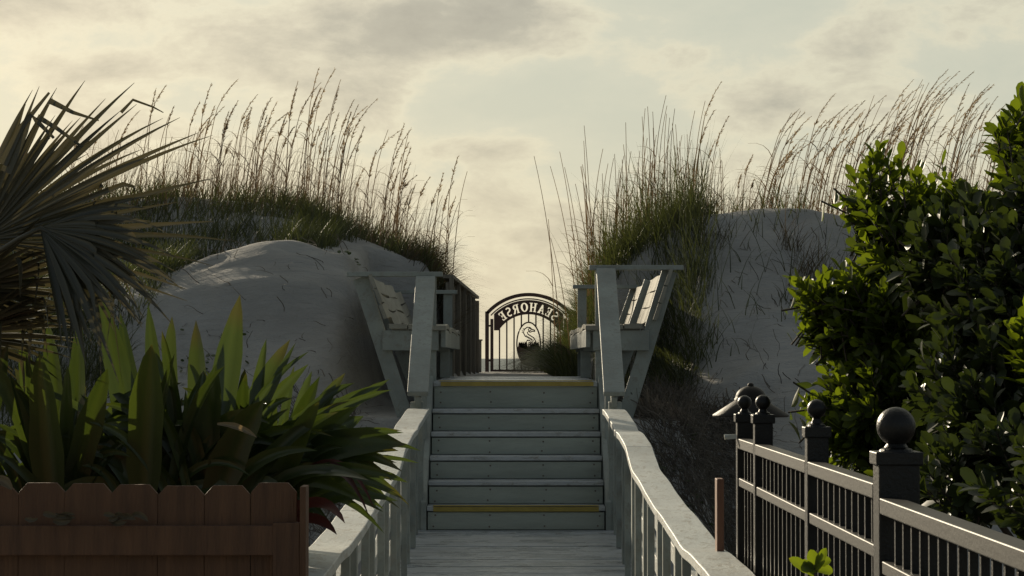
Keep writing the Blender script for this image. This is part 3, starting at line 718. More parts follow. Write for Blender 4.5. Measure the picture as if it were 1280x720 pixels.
def oat_at(p, d, toppy, n, lean, spread, label, group, heads=True):
    x = (p-640)*d/F; base = float(H(x, d)); H0 = Z(toppy, d)-base
    sl = []
    for i in range(n):
        h = H0*(1 if i == 0 else random.uniform(.62, .97)); sl.append((h, lean+random.uniform(-.08,.08), random.uniform(-spread, spread), random.uniform(.2,.32) if (heads and (i == 0 or random.random() < .75)) else 0))
    return sea_oats(x, d, sl, label, group)
GL = 'sea oats along the left dune crest'; GR = 'sea oats along the right dune crest'; GS = 'spiky grass clumps right of the gap'
left = [(120,25.2,150,3),(165,25.4,130,3),(188,25.0,100,4),(230,25.3,125,4),(262,25.0,95,5),(282,25.5,90,4),(305,25.1,120,5),(332,25.4,115,5),(352,25.0,105,6),(378,25.5,95,5),(392,25.0,78,5),(408,25.2,78,5),(430,25.4,115,6),(446,25.0,118,5),(470,25.3,150,5),(492,25.0,150,5),(512,25.4,152,5),(530,25.0,210,4),(545,25.5,215,4),(560,25.2,190,3)]
for i, (p, d, tp, n) in enumerate(left):
    if tp < 80: lab = 'tallest sea oats of the left dune crest, heads high against the sky'
    elif p < 200: lab = 'sea oats behind the palm fronds on the left dune'
    elif p > 520: lab = 'sea oats leaning far right at the low right end of the left dune'
    elif p < 320: lab = 'loosely spaced sea oats on the bare left part of the left dune crest'
    else: lab = 'sea oats in the dense middle row of the left dune crest'
    oat_at(p-12, d, tp, n, .13, .22, lab, GL)
mid = [(712,24.8,190,2),(730,24.6,205,4),(738,25.4,150,5),(752,25.0,170,6),(772,25.3,175,6),(790,25.0,150,6),(812,25.4,130,6),(830,25.0,115,6),(846,25.4,120,6),(862,25.0,165,5),(885,25.2,180,4)]
for i, (p, d, tp, n) in enumerate(mid):
    lab = 'spiky upright grass clump bending left at the edge of the gap' if p < 745 else ('tallest spiky upright grass clump on the ridge right of the gap' if tp < 125 else 'spiky upright grass clump in the dense row right of the gap')
    oat_at(p, d, tp, n+(4 if p > 731 else 0), -.12 if p < 745 else .02, .16, lab, GS, False)
right = [(895,25.2,95,2),(908,25.2,140,3),(950,25.0,190,3),(975,25.2,125,4),(1000,25.4,150,4),(1015,25.0,108,5),(1040,25.2,120,5),(1062,25.4,110,5),(1080,25.0,130,6),(1098,25.3,95,6),(1118,25.0,90,6),(1135,25.3,76,6),(1150,25.0,80,6),(1170,25.4,80,6),(1190,25.0,100,6),(1212,25.3,92,6),(1235,25.0,105,6),(1262,25.3,100,5),(1290,25.0,110,4)]
for i, (p, d, tp, n) in enumerate(right):
    if p == 895: lab = 'single tall sea oats stem standing alone left of the bare sand crest'
    elif p < 960: lab = 'short thin sea oats on the left half of the bare sand crest'
    elif tp <= 80: lab = 'tallest sea oats of the right dune, nodding right against the sky'
    elif p > 1180: lab = 'sea oats rising above the right shrub, near the picture edge'
    else: lab = 'wind bent sea oats on the right dune crest between bare sand and shrub'
    oat_at(p-26, d, tp, n+(3 if p > 960 else 0), .24 if p > 960 else .08, .2, lab, GR)

# ------------------------------------------------------------------ scrub and vines
def scrub(name, n, xr_, yr_, lab, m, hmax=.35, leafm=None):
    V, Fq, tint = [], [], []
    for i in range(n):
        x = random.uniform(*xr_); y = random.uniform(*yr_)
        pp = px(x, y); p = Vector((x, y, float(H(x, y))-.01))
        a = random.uniform(0, 6.28); dv = Vector((math.cos(a)*.7, math.sin(a)*.7, random.uniform(.1,1.2))).normalized(); tn = random.random()
        L = random.uniform(.08, .3); k = 7; o = len(V); wd = random.uniform(.0016,.0036)
        for q in range(k):
            V += [(p.x-wd, p.y, p.z-wd*.5), (p.x+wd, p.y, p.z+wd*.5)]; tint += [tn, tn]
            dv = (dv+Vector((random.uniform(-.5,.5), random.uniform(-.5,.5), random.uniform(-.55,.3)))).normalized()
            p = p+dv*L/ k*1.3
            g_ = float(H(p.x, p.y)); p.z = max(p.z, g_+.004)
        for q in range(k-1): Fq.append([o+2*q, o+2*q+1, o+2*q+3, o+2*q+2])
    o = npmesh(name, V, Fq, m, col=tint); tag(o, lab, 'scrub', kind='stuff')
scrub('scrub', 6000, (1.0, 2.0), (17.6, 20.6), 'tangle of dead dark scrub on the slope behind the right railing', M['twig'])
scrub('scrub', 3500, (1.0, 1.45), (20.0, 21.6), 'dead scrub beside the right bench', M['twig'])
scrub('scrub', 900, (-1.9, -1.2), (17.4, 19.2), 'dead scrub at the foot of the left dune', M['twig'])
scrub('beach_debris', 330, (1.4, 4.0), (18.3, 24.0), 'bits of dry stalk strewn on the right dune sand', M['twig'])
scrub('beach_debris', 160, (-3.4, -1.35), (18.3, 22.4), 'bits of dry stalk strewn on the left dune sand', M['twig'])
def small_leaves(name, n, cx_, cy_, sx_, sy_, lab, size=.022):
    V, Fq, tint = [], [], []
    for i in range(n):
        x = random.gauss(cx_, sx_); y = random.gauss(cy_, sy_); p = Vector((x, y, float(H(x, y))+random.uniform(.005,.05)))
        m3 = Matrix.Rotation(random.uniform(0,6.28),3,'Z') @ Matrix.Rotation(random.uniform(-.9,.9),3,'X') @ Matrix.Rotation(random.uniform(-.6,.6),3,'Y'); s_ = size*random.uniform(.6,1.3); o = len(V)
        for q in range(6):
            a = q*math.pi/3; V.append(tuple(p+m3 @ Vector((s_*math.cos(a), s_*.8*math.sin(a), 0)))); tint.append(random.random())
        Fq += [[o,o+1,o+2,o+3],[o,o+3,o+4,o+5]]
    o = npmesh(name, V, Fq, M['vine'], smooth=False, col=tint); tag(o, lab, 'vine')
xv = lambda p, d: (p-640)*d/F
small_leaves('beach_vine', 90, xv(265,19.6), 19.6, .13, .22, 'small dark leaved vine creeping on the sand of the left dune')
small_leaves('beach_vine', 26, -1.45, 22.0, .05, .12, 'tiny vine near the top of the left dune sand above the bench', .018)
small_leaves('beach_vine', 70, xv(850,17.9), 17.9, .2, .25, 'few dark vine leaves low on the slope behind the right railing')

# ------------------------------------------------------------------ broad leaf ribbons
def leaf_mesh(B, C, T, W, fold=.25, nseg=12, nrm=None, base=.35, tipsh=.75):
    B, C, T = Vector(B), Vector(C), Vector(T); V, Fq = [], []
    view = nrm or Vector((random.uniform(-.35,.35), -1, random.uniform(-.1,.5))).normalized()
    for i in range(nseg+1):
        t = i/nseg; p = B*(1-t)**2+C*2*t*(1-t)+T*t*t
        d = ((C-B)*(1-t)+(T-C)*t).normalized()
        s_ = d.cross(view).normalized(); n_ = s_.cross(d).normalized()
        prof = (base+(1-base)*math.sin(min(t/.5,1)*math.pi/2)) if t < .5 else max(0.0, 1-((t-.5)/.5)**2.0)**tipsh
        w_ = W/2*prof*(1+.06*math.sin(t*19+W*300))
        V += [p-s_*w_+n_*w_*fold, p-s_*w_*.5+n_*w_*fold*.35, p-n_*w_*fold*.25, p+s_*w_*.5+n_*w_*fold*.35, p+s_*w_+n_*w_*fold]
    for i in range(nseg):
        for j in range(4): Fq.append([5*i+j, 5*i+j+1, 5*i+6+j, 5*i+5+j])
    return [tuple(v) for v in V], Fq
def leaf_obj(parent, B, C, T, W, m, name='leaf', tint=None, **k):
    V, Fq = leaf_mesh(B, C, T, W, **k); tn = random.random() if tint is None else tint
    pat = (.10,-.12,.22,-.12,.10); n_ = len(V)//5
    o = npmesh(name, V, Fq, m, parent, col=[min(1,max(0,tn+pat[i % 5]+(.25*(i//5)/n_))) for i in range(len(V))])
    bt = random.random() < .45; st_ = random.uniform(.86,.97)
    a = o.data.attributes.new('brown', 'FLOAT', 'POINT'); a.data.foreach_set('value', np.array([(min(1, max(0, ((i//5)/(n_-1)-st_)/.04)) if bt else 0) for i in range(len(V))], dtype=np.float32))
    return o
def strap_plant(base, leaves, label, nrand, spread=(-.5,.5), hl=(.6,.95)):
    b = Vector(base); t = empty('strap_leaf_plant', (b.x, b.y, 0), label, 'plant', 'strap leaf plants behind the brown fence')
    mb = MB(); mb.tube([(b.x, b.y, 0), (b.x+.01, b.y, b.z*.6), (b.x, b.y, b.z+.03)], [.05,.045,.035], 10); mb.build('stem', M['bark'], t, True)
    for (tx, ty, td, W, bow) in leaves:
        T = P(tx, ty, td); Bq = b+Vector((random.uniform(-.04,.04), random.uniform(-.03,.03), random.uniform(-.05,.10)))
        Cq = (Bq+T)/2+Vector((-(T.x-Bq.x)*.25*bow, 0, abs(T.x-Bq.x)*.35*bow+.05)); leaf_obj(t, Bq, Cq, T, W, M['strap'])
    for k in range(nrand):
        a = random.uniform(*spread); L = random.uniform(*hl); dy = random.uniform(-.28,.35)
        d = Vector((math.sin(a), dy, math.cos(a)))
        Bq = b+Vector((random.uniform(-.07,.07), random.uniform(-.06,.06), random.uniform(-.08,.08))); dr_ = random.random()**1.5; T = Bq+d*L+Vector((math.sin(a)*.15, -.05*dr_, -(abs(a)*.25+.35*dr_)*L)); Cq = Bq+Vector((math.sin(a)*(.35+.2*dr_)*L, dy*.4*L, L*(.62+.2*dr_)))
        leaf_obj(t, Bq, Cq, T, random.uniform(.026,.068), M['strap'], fold=random.uniform(.1,.7))
    return t
strap_plant(P(255,690,8.3), [(300,368,8.5,.105,.2),(370,428,8.5,.04,.2),(363,424,8.6,.075,.4),(386,455,8.6,.06,.4),(245,400,8.7,.08,.3),(270,455,8.2,.10,.3),(330,500,8.1,.12,.4)], 'strap leaf plant with the tallest pointed leaf, in front of the bare left dune sand', 44, (-.6,.75), (.5,.75))
sp2 = strap_plant(P(318,690,8.45), [(432,466,8.5,.07,.4),(487,474,8.7,.055,.6),(490,487,8.6,.045,.7),(478,480,8.7,.04,.7),(447,508,8.3,.08,.6),(508,556,8.2,.12,.9),(455,520,8.6,.09,.7),(505,541,8.5,.05,.9),(500,598,8.0,.05,1.3),(508,625,8.1,.045,1.6),(480,640,8.2,.05,1.4),(497,615,7.9,.035,1.5),(462,600,7.9,.06,1.2),(420,480,8.5,.07,.4),(400,500,8.1,.09,.3)], 'strap leaf plant overhanging the left railing with long arching leaves', 46, (-.45,.78), (.45,.72))
strap_plant(P(325,695,9.1), [(345,440,8.9,.07,.2),(400,470,8.9,.08,.4),(415,500,8.8,.07,.5)], 'strap leaf plant half hidden between the tallest leaf and the overhanging one', 34, (-.5,.85), (.5,.72))
strap_plant(P(195,700,8.3), [(123,368,8.5,.10,.1),(150,390,8.6,.07,.1),(215,395,8.7,.07,.1),(185,380,8.6,.06,.1),(190,430,8.0,.13,.0)], 'strap leaf plant with broad upright leaves rising behind the middle of the brown fence', 40, (-.6,.6), (.5,.78))
strap_plant(P(75,705,8.3), [(60,400,8.4,.08,.1),(100,395,8.5,.07,.1),(25,410,8.4,.08,.1),(50,440,8.0,.12,0),(135,460,8.0,.09,.1)], 'strap leaf plant in deep shade below the palm fronds', 40, (-.6,.6), (.5,.78))
strap_plant(P(-60,705,8.4), [(-30,420,8.4,.09,.1),(10,430,8.2,.10,.2)], 'strap leaf plant cut by the left picture edge', 30, (-.6,.6), (.5,.7))
# red drying leaves at the foot of the overhanging plant
for (tx, ty, W, d, up) in ((463,648,.022,7.95,.42),(470,640,.020,8.0,.44),(432,654,.045,7.9,.20),(422,668,.04,7.95,.14),(455,630,.02,8.0,.40)):
    B = P(322,680,8.4); T = P(tx,ty,d); o = leaf_obj(sp2, B, (B+T)/2+Vector((.05,0,up)), T, W, M['strapred']); o['label'] = 'dark red drying leaf'
# pale withered leaves among the strap leaves and over the pickets
def dead(px0, py0, px1, py1, W, d, lab):
    o = leaf_obj(None, P(px0,py0,d), P((px0+px1)/2,(py0+py1)/2-9,d), P(px1,py1,d), W, M['strapdead'], 'withered_leaf', fold=.6); tag(o, lab, 'leaf', 'withered leaves'); return o
dead(272,530,322,547,.020,7.85,'pale curled withered leaf caught among the strap leaves')
def crumple(px0, px1, py0, lab):
    VV, FF = [], []
    for q in range(7):
        x0 = random.uniform(px0, px1-14); B = P(x0, py0+random.uniform(-4,6), 7.29); T = P(x0+random.uniform(10,26), py0+random.uniform(-6,8), 7.27)
        V, Fq = leaf_mesh(B, (B+T)/2+Vector((0,-.01,random.uniform(-.02,.03))), T, random.uniform(.010,.022), fold=.9, nseg=6); o = len(VV); VV += V; FF += [[i+o for i in f] for f in Fq]
    tag(npmesh('withered_leaf', VV, FF, M['strapdead'], None, col=[.1]*len(VV)), lab, 'leaf', 'withered leaves')
crumple(30, 88, 645, 'crumpled dead leaf stuck to the left pickets above the rail')
crumple(128, 190, 646, 'crumpled dead leaf stuck to the middle pickets above the rail')
dead(-4,600,16,612,.03,7.28,'small pale leaf on top of the leftmost picket')

# ------------------------------------------------------------------ palm
pc = Vector((-2.02, 8.15, 0))
pal = empty('fan_palm', pc, 'fan palm with grey green drooping fan fronds entering from the left edge', 'palm')
mb = MB(); prof = []
for i in range(26): prof.append((.13-.0012*i+(.018 if i % 2 else 0), .067*i))
mb.lathe(prof, pc, 20); mb.build('trunk', M['trunk'], pal)
crown = pc+Vector((0,0,1.68))
def frond(hub, ang_mid, half, Lf, nseg, tilt, m, droop=.12, name='frond', lenf=None, seed=1, wseg=.026, yoff=0):
    """fan in the x-z plane turned by tilt about its axis; ang measured from +x upward"""
    rs = random.Random(seed); hub = Vector(hub)
    ax = Vector((math.cos(ang_mid), .15, math.sin(ang_mid))).normalized()
    nrm = Vector((0,-1,0)); nrm = (nrm-ax*nrm.dot(ax)).normalized(); nrm = Matrix.Rotation(tilt, 3, ax) @ nrm; sd = ax.cross(nrm).normalized()
    V, Fq, tint = [], [], []
    for k in range(nseg):
        a = -half+2*half*k/(nseg-1); L = Lf*(.72+.28*math.cos(a*.8))*rs.uniform(.74,1.06)
        if lenf: L *= lenf(a)
        d = ax*math.cos(a)+sd*math.sin(a); d = (d + nrm*.10*math.sin(k*2.4)).normalized()
        kink = rs.random() < .22; kt = rs.uniform(.5,.8); kv = (d*rs.uniform(-.2,.3)-Vector((0,0,1))*rs.uniform(.3,.9)+sd*rs.uniform(-.4,.4))*.9
        side = (nrm.cross(d)).normalized(); o = len(V); tn = rs.random(); dr = droop*rs.uniform(.3,1.8); n_ = 9; wob_ = rs.uniform(-.04,.04); split = rs.random() < .3
        w0 = wseg*rs.uniform(.8,1.2)
        for i in range(n_+1):
            t = i/n_; p = hub+d*L*t+side*wob_*t*t*L+Vector((0,0,-1))*dr*L*t**3-nrm*.05*L*t*t
            if kink and t > kt: p = p-d*L*(t-kt)+kv*L*(t-kt)
            wd = w0*.5*min(1, .12+t*2.1)*(1 if t < .55 else max(.06, 1-((t-.55)/.45)**1.3))
            V += [p-side*wd+nrm*wd*.55, p-nrm*wd*.25, p+side*wd+nrm*wd*.55]; tint += [tn]*3
        for i in range(n_):
            for j in range(2): Fq.append([o+3*i+j, o+3*i+j+1, o+3*i+4+j, o+3*i+3+j])
    fr = npmesh(name, [tuple(v) for v in V], Fq, m, pal, col=tint)
    mb = MB(); mid = (crown+hub)/2+Vector((0,0,.10)); pts = [crown*(1-t)**2+mid*2*t*(1-t)+hub*t*t for t in np.linspace(0,1,8)]
    pts.append(hub+ax*.07); mb.tube(pts, [.017,.015,.013,.012,.011,.010,.009,.008,.004], 8); mb.build('petiole', M['palm'], fr, True)
    return fr
frond(P(-24,300,7.9), R(30), R(46), .80, 34, R(16), M['palm'], .05, seed=3, wseg=.020, lenf=lambda a: 1-.34*max(0,-a))
frond(P(-40,290,8.1), R(50), R(40), .56, 14, R(-25), M['palm'], .04, seed=4, wseg=.022)
frond(P(50,285,7.7), R(-28), R(52), .44, 44, R(-30), M['palm'], .16, seed=5)
frond(P(-40,360,8.0), R(6), R(55), .44, 36, R(58), M['palm'], .10, seed=6)
frond(P(-60,420,8.1), R(12), R(60), .46, 34, R(65), M['palm'], .12, seed=8)
frond(P(-150,250,8.4), R(120), R(70), .6, 40, R(20), M['palm'], .1, seed=9)
frond(P(-190,330,8.2), R(175), R(70), .6, 40, R(-20), M['palm'], .15, seed=10)
# folded, broken segments hanging at the upper frond
V, Fq, tint = [], [], []
def fold_seg(pts, W):
    o = len(V)
    for i, p in enumerate(pts):
        d = (pts[min(i+1,len(pts)-1)]-pts[max(i-1,0)]).normalized(); s_ = d.cross(Vector((0,-1,.2))).normalized(); ww = W*(1-.75*i/(len(pts)-1))
        V.extend([tuple(p-s_*ww), tuple(p+Vector((0,.006,0))), tuple(p+s_*ww)]); tint.extend([.6]*3)
    for i in range(len(pts)-1):
        for j in range(2): Fq.append([o+3*i+j, o+3*i+j+1, o+3*i+4+j, o+3*i+3+j])
fold_seg([P(6,215,7.8),P(28,165,7.8),P(36,142,7.8),P(44,150,7.8),P(66,172,7.8)], .018)
fold_seg([P(2,205,7.8),P(24,160,7.8),P(60,115,7.8)], .016)
fold_seg([P(60,125,7.8),P(90,140,7.8),P(122,150,7.8)], .010)
fold_seg([P(45,145,7.8),P(70,160,7.8),P(100,182,7.8),P(120,172,7.8)], .009)
fold_seg([P(150,140,7.8),P(165,124,7.8),P(190,133,7.8),P(203,140,7.8)], .006)
npmesh('folded_blade', V, Fq, M['palm'], pal, col=tint)

# ------------------------------------------------------------------ shrubs
def shrub(name, label, center, blobs, nshoot, m, leafL, lw, seed, extra=()):
    rs = np.random.RandomState(seed); rr = random.Random(seed)
    t = empty(name, (center[0], center[1], 0), label, 'shrub')
    br = MB(); V, Fq, tint = [], [], []
    trunk_top = Vector((center[0], center[1], .8)); br.tube([(center[0], center[1], 0), trunk_top], [.05,.035], 8)
    tips = []
    for bb in blobs: br.tube([trunk_top-Vector((0,0,.1)), (trunk_top+Vector(bb[:3]))/2+Vector((.05,0,0)), Vector(bb[:3])], [.02,.013,.006], 6)
    vol = [a[3]*a[4]*a[5] for a in blobs]; tot = sum(v**.67 for v in vol)
    for bb, v in zip(blobs, vol):
        n_ = int(nshoot*v**.67/tot)
        for i in range(n_):
            u = Vector(rs.randn(3)).normalized(); r_ = rr.random()**.28*(1+.22*rr.random()*(1 if rr.random() < .35 else 0))
            p = Vector((bb[0]+u.x*bb[3]*r_, bb[1]+u.y*bb[4]*r_, bb[2]+u.z*bb[5]*r_))
            dirn = (Vector((u.x*.9, u.y*.6, u.z*.6+.75)) if u.z > -.1 else Vector((u.x*1.1, u.y*.8, u.z*.9+.30))).normalized(); tips.append((p, dirn, r_))
    for (ex, dx) in extra:
        for q in range(4): tips.append((Vector(ex)+Vector((abs(rr.gauss(0,.04)), rr.gauss(0,.05), rr.gauss(0,.04)-.02))*(q > 0), (Vector(dx).normalized()+Vector((rr.gauss(0,.25),rr.gauss(0,.25),rr.gauss(0,.25)))*(q > 0)).normalized(), 1.0))
    for p, dn, r_ in tips:
        sl = rr.uniform(.10,.28); base = p-dn*sl; root = trunk_top.lerp(base, .45)+Vector((rr.uniform(-.1,.1), rr.uniform(-.1,.1), 0))
        if rr.random() < .25 and r_ < .75 and p.x > center[0]-.12 and p.z < 1.75 and p.x > center[0]: br.tube([trunk_top, root, base], [.010,.005,.003], 5, False)
        br.tube([base+dn*sl*.12, base+dn*sl*.4, p], [.0035,.0032,.0016], 4, False)
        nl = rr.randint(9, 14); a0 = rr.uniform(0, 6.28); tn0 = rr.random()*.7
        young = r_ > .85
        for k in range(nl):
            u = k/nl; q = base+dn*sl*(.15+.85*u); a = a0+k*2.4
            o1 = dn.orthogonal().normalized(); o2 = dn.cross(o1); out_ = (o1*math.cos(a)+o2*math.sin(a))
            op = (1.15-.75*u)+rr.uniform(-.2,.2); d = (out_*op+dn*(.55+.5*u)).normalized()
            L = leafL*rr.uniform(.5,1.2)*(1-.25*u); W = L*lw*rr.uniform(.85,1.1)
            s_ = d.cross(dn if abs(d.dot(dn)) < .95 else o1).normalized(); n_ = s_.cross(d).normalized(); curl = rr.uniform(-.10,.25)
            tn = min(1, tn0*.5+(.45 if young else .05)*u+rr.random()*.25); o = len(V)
            for (tt, ww) in ((0,.08),(.3,.55),(.6,1.0),(.85,.78),(1.0,.10)):
                c = q+d*L*tt-n_*L*curl*tt*tt
                V += [tuple(c-s_*W/2*ww+n_*W*.13*ww), tuple(c-n_*W*.02), tuple(c+s_*W/2*ww+n_*W*.13*ww)]; tint += [tn]*3
            for i in range(4):
                for j in range(2): Fq.append([o+3*i+j, o+3*i+j+1, o+3*i+4+j, o+3*i+3+j])
    npmesh('foliage', V, Fq, m, t, col=tint); br.build('branches', M['bark'], t, True)
    return t
def blob(pxc, pyc, d, rx, ry, rz): c = P(pxc, pyc, d); s_ = d/F; return (c.x, c.y, c.z, rx*s_, ry, rz*s_)
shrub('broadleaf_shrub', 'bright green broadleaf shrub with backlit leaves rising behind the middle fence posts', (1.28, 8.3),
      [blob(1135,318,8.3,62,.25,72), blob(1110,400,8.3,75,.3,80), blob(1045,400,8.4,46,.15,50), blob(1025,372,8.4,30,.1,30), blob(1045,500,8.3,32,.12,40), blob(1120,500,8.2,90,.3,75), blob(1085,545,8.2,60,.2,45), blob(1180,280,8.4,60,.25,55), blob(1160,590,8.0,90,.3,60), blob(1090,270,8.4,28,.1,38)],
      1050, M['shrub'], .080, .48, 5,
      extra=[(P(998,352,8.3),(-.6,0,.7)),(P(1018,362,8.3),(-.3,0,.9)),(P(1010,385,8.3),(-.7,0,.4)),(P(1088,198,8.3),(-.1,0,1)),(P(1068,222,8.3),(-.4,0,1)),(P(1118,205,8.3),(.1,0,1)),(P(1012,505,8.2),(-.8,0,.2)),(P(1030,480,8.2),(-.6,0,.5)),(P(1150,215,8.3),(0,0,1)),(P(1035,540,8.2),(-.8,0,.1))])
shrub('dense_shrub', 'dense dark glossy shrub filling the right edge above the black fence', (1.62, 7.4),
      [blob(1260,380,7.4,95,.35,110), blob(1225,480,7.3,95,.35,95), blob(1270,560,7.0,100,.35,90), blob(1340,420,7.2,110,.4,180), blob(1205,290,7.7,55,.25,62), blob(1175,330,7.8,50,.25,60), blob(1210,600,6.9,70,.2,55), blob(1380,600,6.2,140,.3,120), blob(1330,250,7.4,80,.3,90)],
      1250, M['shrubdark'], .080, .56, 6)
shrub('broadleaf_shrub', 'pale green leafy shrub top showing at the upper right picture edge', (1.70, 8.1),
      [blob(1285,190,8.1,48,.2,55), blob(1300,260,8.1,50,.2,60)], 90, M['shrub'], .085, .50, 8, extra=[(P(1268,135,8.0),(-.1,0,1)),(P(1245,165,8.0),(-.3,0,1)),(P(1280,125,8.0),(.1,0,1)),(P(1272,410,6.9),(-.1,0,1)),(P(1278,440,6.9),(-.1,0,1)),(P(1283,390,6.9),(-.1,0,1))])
# young plant in front of the pickets
yp = empty('young_plant', (xv(1018,4.9), 4.9, 0), 'young plant with few bright green leaves in front of the black pickets', 'plant')
sx0 = xv(1018,4.9); zt = Z(706,4.9)
mb = MB(); mb.tube([(sx0+.01,4.9,0),(sx0-.005,4.9,.7),(sx0,4.9,zt),(sx0+.004,4.9,zt+.03)], [.006,.005,.003,.0015], 8); mb.build('stem', M['bark'], yp, True)
for (tx, ty, W) in ((985,697,.022),(1000,700,.018),(1012,686,.024),(1032,684,.018),(1038,700,.020),(1000,712,.022),(1040,714,.022),(1022,712,.02),(1025,690,.012)):
    B = Vector((sx0, 4.9, zt-random.uniform(.0,.03))); T = P(tx, ty, 4.9+random.uniform(-.03,.03)); leaf_obj(yp, B, (B+T)/2+Vector((0,0,.008)), T, W, M['shrub'], base=.1, tint=.95, tipsh=.5)

# ------------------------------------------------------------------ sky, sun
SUN_EL, SUN_AZ = R(16), R(26)                 # azimuth to the left of the view direction
sd = Vector((-math.sin(SUN_AZ)*math.cos(SUN_EL), math.cos(SUN_AZ)*math.cos(SUN_EL), math.sin(SUN_EL)))
li = bpy.data.lights.new('sun', 'SUN'); li.energy = 5; li.angle = R(.7); li.color = (1,.86,.64)
lo = bpy.data.objects.new('sun', li); COL.objects.link(lo); lo.rotation_euler = (-sd).to_track_quat('-Z', 'Y').to_euler()
w = bpy.data.worlds.new('World'); scene.world = w; w.use_nodes = True; nt = w.node_tree; nt.nodes.clear()
out = nt.nodes.new('ShaderNodeOutputWorld'); bg = nt.nodes.new('ShaderNodeBackground'); nt.links.new(bg.outputs[0], out.inputs[0])
sky = nd(nt, 'ShaderNodeTexSky', sky_type='NISHITA', sun_disc=False, sun_elevation=SUN_EL, sun_rotation=-SUN_AZ, dust_density=2.0)
tc = nd(nt, 'ShaderNodeTexCoord'); sep = nd(nt, 'ShaderNodeSeparateXYZ'); nt.links.new(tc.outputs['Generated'], sep.inputs[0])
def mth(op, a, b_=None, c=None, clamp=False):
    n = nt.nodes.new('ShaderNodeMath'); n.operation = op; n.use_clamp = clamp
    for i, v in enumerate((a, b_, c)):
        if v is None: continue
        if isinstance(v, (int, float)): n.inputs[i].default_value = v
        else: nt.links.new(v, n.inputs[i])
    return n.outputs[0]
X_, Y_, Z_ = sep.outputs
mp = nd(nt, 'ShaderNodeMapping'); mp.inputs['Scale'].default_value = (1,1,2.1); mp.inputs['Location'].default_value = (.3,.1,.6); nt.links.new(tc.outputs['Generated'], mp.inputs['Vector'])
n1 = nd(nt, 'ShaderNodeTexNoise', i_Scale=7.5, i_Detail=9, i_Roughness=.56, i_Distortion=.25); nt.links.new(mp.outputs[0], n1.inputs['Vector'])
n2 = nd(nt, 'ShaderNodeTexNoise', i_Scale=17, i_Detail=10, i_Roughness=.64, i_Distortion=.2); nt.links.new(mp.outputs[0], n2.inputs['Vector'])
front = mth('GREATER_THAN', Y_, 0.05)
def blobn(pxc, pyc, a, b_, wt):
    x0 = (pxc-640)/F; z0 = (HZ-pyc)/F; a /= F; b_ /= F
    u = mth('DIVIDE', mth('SUBTRACT', X_, x0), a); v = mth('DIVIDE', mth('SUBTRACT', Z_, z0), b_)
    e = mth('EXPONENT', mth('MULTIPLY', mth('ADD', mth('MULTIPLY', u, u), mth('MULTIPLY', v, v)), -1)) 
    return mth('MULTIPLY', mth('MULTIPLY', e, wt), front)
bl = None
for a in ((30,8,170,36,.46),(330,60,230,70,.14),(560,25,170,36,.26),(690,45,70,30,.18),(110,130,200,50,.10),(1010,120,110,50,.24),(930,130,60,40,.08),(1230,30,130,50,.28),(600,190,85,26,.22),(640,240,90,30,.10),(820,60,60,30,.08),(620,120,110,40,-.22),(950,30,130,40,-.25),(770,110,80,70,-.14),(1150,90,60,60,-.12),(250,110,70,25,-.08),(600,300,160,50,.08)):
    v = blobn(*a); bl = v if bl is None else mth('ADD', bl, v)
dens = mth('ADD', mth('ADD', mth('MULTIPLY', mth('SUBTRACT', n1.outputs['Fac'], .5), 1.0), mth('MULTIPLY', mth('SUBTRACT', n2.outputs['Fac'], .5), 1.15)), mth('ADD', bl, .30))
cr = ramp(nt, dens, [(.0,(.52,.54,.445)),(.26,(.57,.575,.465)),(.38,(.67,.64,.49)),(.50,(.55,.52,.41)),(.66,(.39,.38,.315)),(.98,(.27,.265,.23))])
# horizon glow in the cloud colour, fading with elevation
hz = mth('EXPONENT', mth('MULTIPLY', mth('ABSOLUTE', Z_), -16)); 
hm = nd(nt, 'ShaderNodeMixRGB'); nt.links.new(mth('MULTIPLY', hz, .50), hm.inputs[0]); nt.links.new(cr.outputs[0], hm.inputs[1]); hm.inputs[2].default_value = (.70,.635,.455,1)
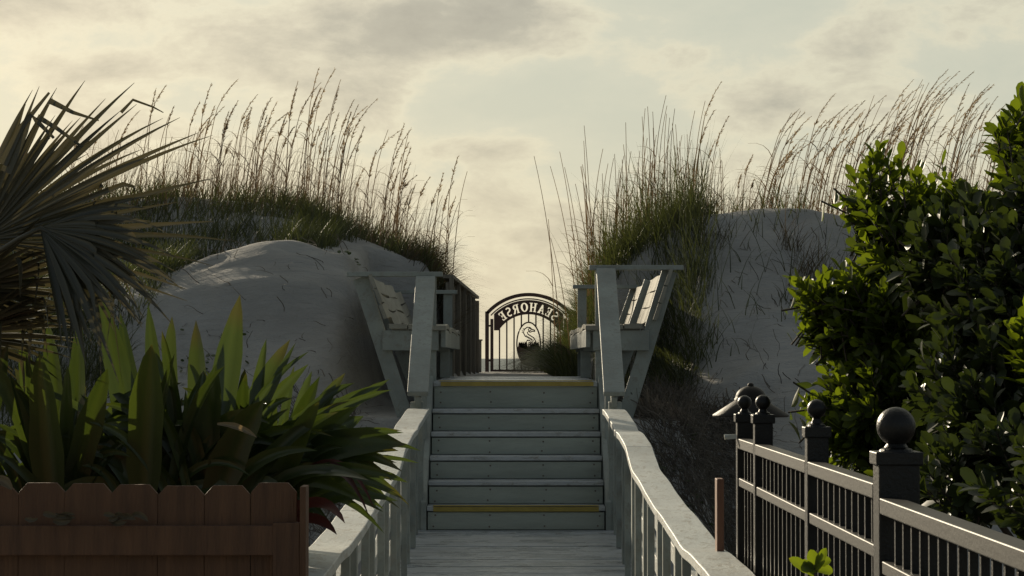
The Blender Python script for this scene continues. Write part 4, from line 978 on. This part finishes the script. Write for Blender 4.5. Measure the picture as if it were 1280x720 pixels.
# towards the sun the cloud deck is bright, away from it dim
dot = nd(nt, 'ShaderNodeVectorMath', operation='DOT_PRODUCT'); nt.links.new(tc.outputs['Generated'], dot.inputs[0]); dot.inputs[1].default_value = (-.05, .985, .16)
fr = nd(nt, 'ShaderNodeMapRange', interpolation_type='SMOOTHSTEP'); nt.links.new(dot.outputs['Value'], fr.inputs['Value'])
fr.inputs['From Min'].default_value = .15; fr.inputs['From Max'].default_value = .97; fr.inputs['To Min'].default_value = .15; fr.inputs['To Max'].default_value = 1.0
sc_ = nd(nt, 'ShaderNodeVectorMath', operation='SCALE'); nt.links.new(hm.outputs[0], sc_.inputs[0]); nt.links.new(fr.outputs[0], sc_.inputs['Scale'])
s2 = nd(nt, 'ShaderNodeVectorMath', operation='SCALE'); nt.links.new(sky.outputs[0], s2.inputs[0]); s2.inputs['Scale'].default_value = .05
STR = .10
sc3 = nd(nt, 'ShaderNodeVectorMath', operation='SCALE'); nt.links.new(sc_.outputs[0], sc3.inputs[0]); sc3.inputs['Scale'].default_value = .88/STR
s4 = nd(nt, 'ShaderNodeVectorMath', operation='SCALE'); nt.links.new(sky.outputs[0], s4.inputs[0]); nt.links.new(mth('SUBTRACT', .56, mth('MULTIPLY', fr.outputs[0], .48)), s4.inputs['Scale'])
ad = nd(nt, 'ShaderNodeVectorMath', operation='ADD'); nt.links.new(sc3.outputs[0], ad.inputs[0]); nt.links.new(s4.outputs[0], ad.inputs[1])
nt.links.new(ad.outputs[0], bg.inputs['Color']); bg.inputs['Strength'].default_value = STR
# ------------------------------------------------------------------ camera
cam = bpy.data.cameras.new('camera'); co = bpy.data.objects.new('camera', cam); COL.objects.link(co)
cam.sensor_width = 36; cam.lens = F/1280*36; cam.clip_start = .1; cam.clip_end = 100000
co.location = (0,0,EYE); co.rotation_euler = (R(90)+math.atan((HZ-360)/F), 0, 0); scene.camera = co
scene.render.resolution_x = 1024; scene.render.resolution_y = 576
vs = scene.view_settings; vs.view_transform = 'Standard'; vs.look = 'None'; vs.exposure = .13; vs.gamma = 1
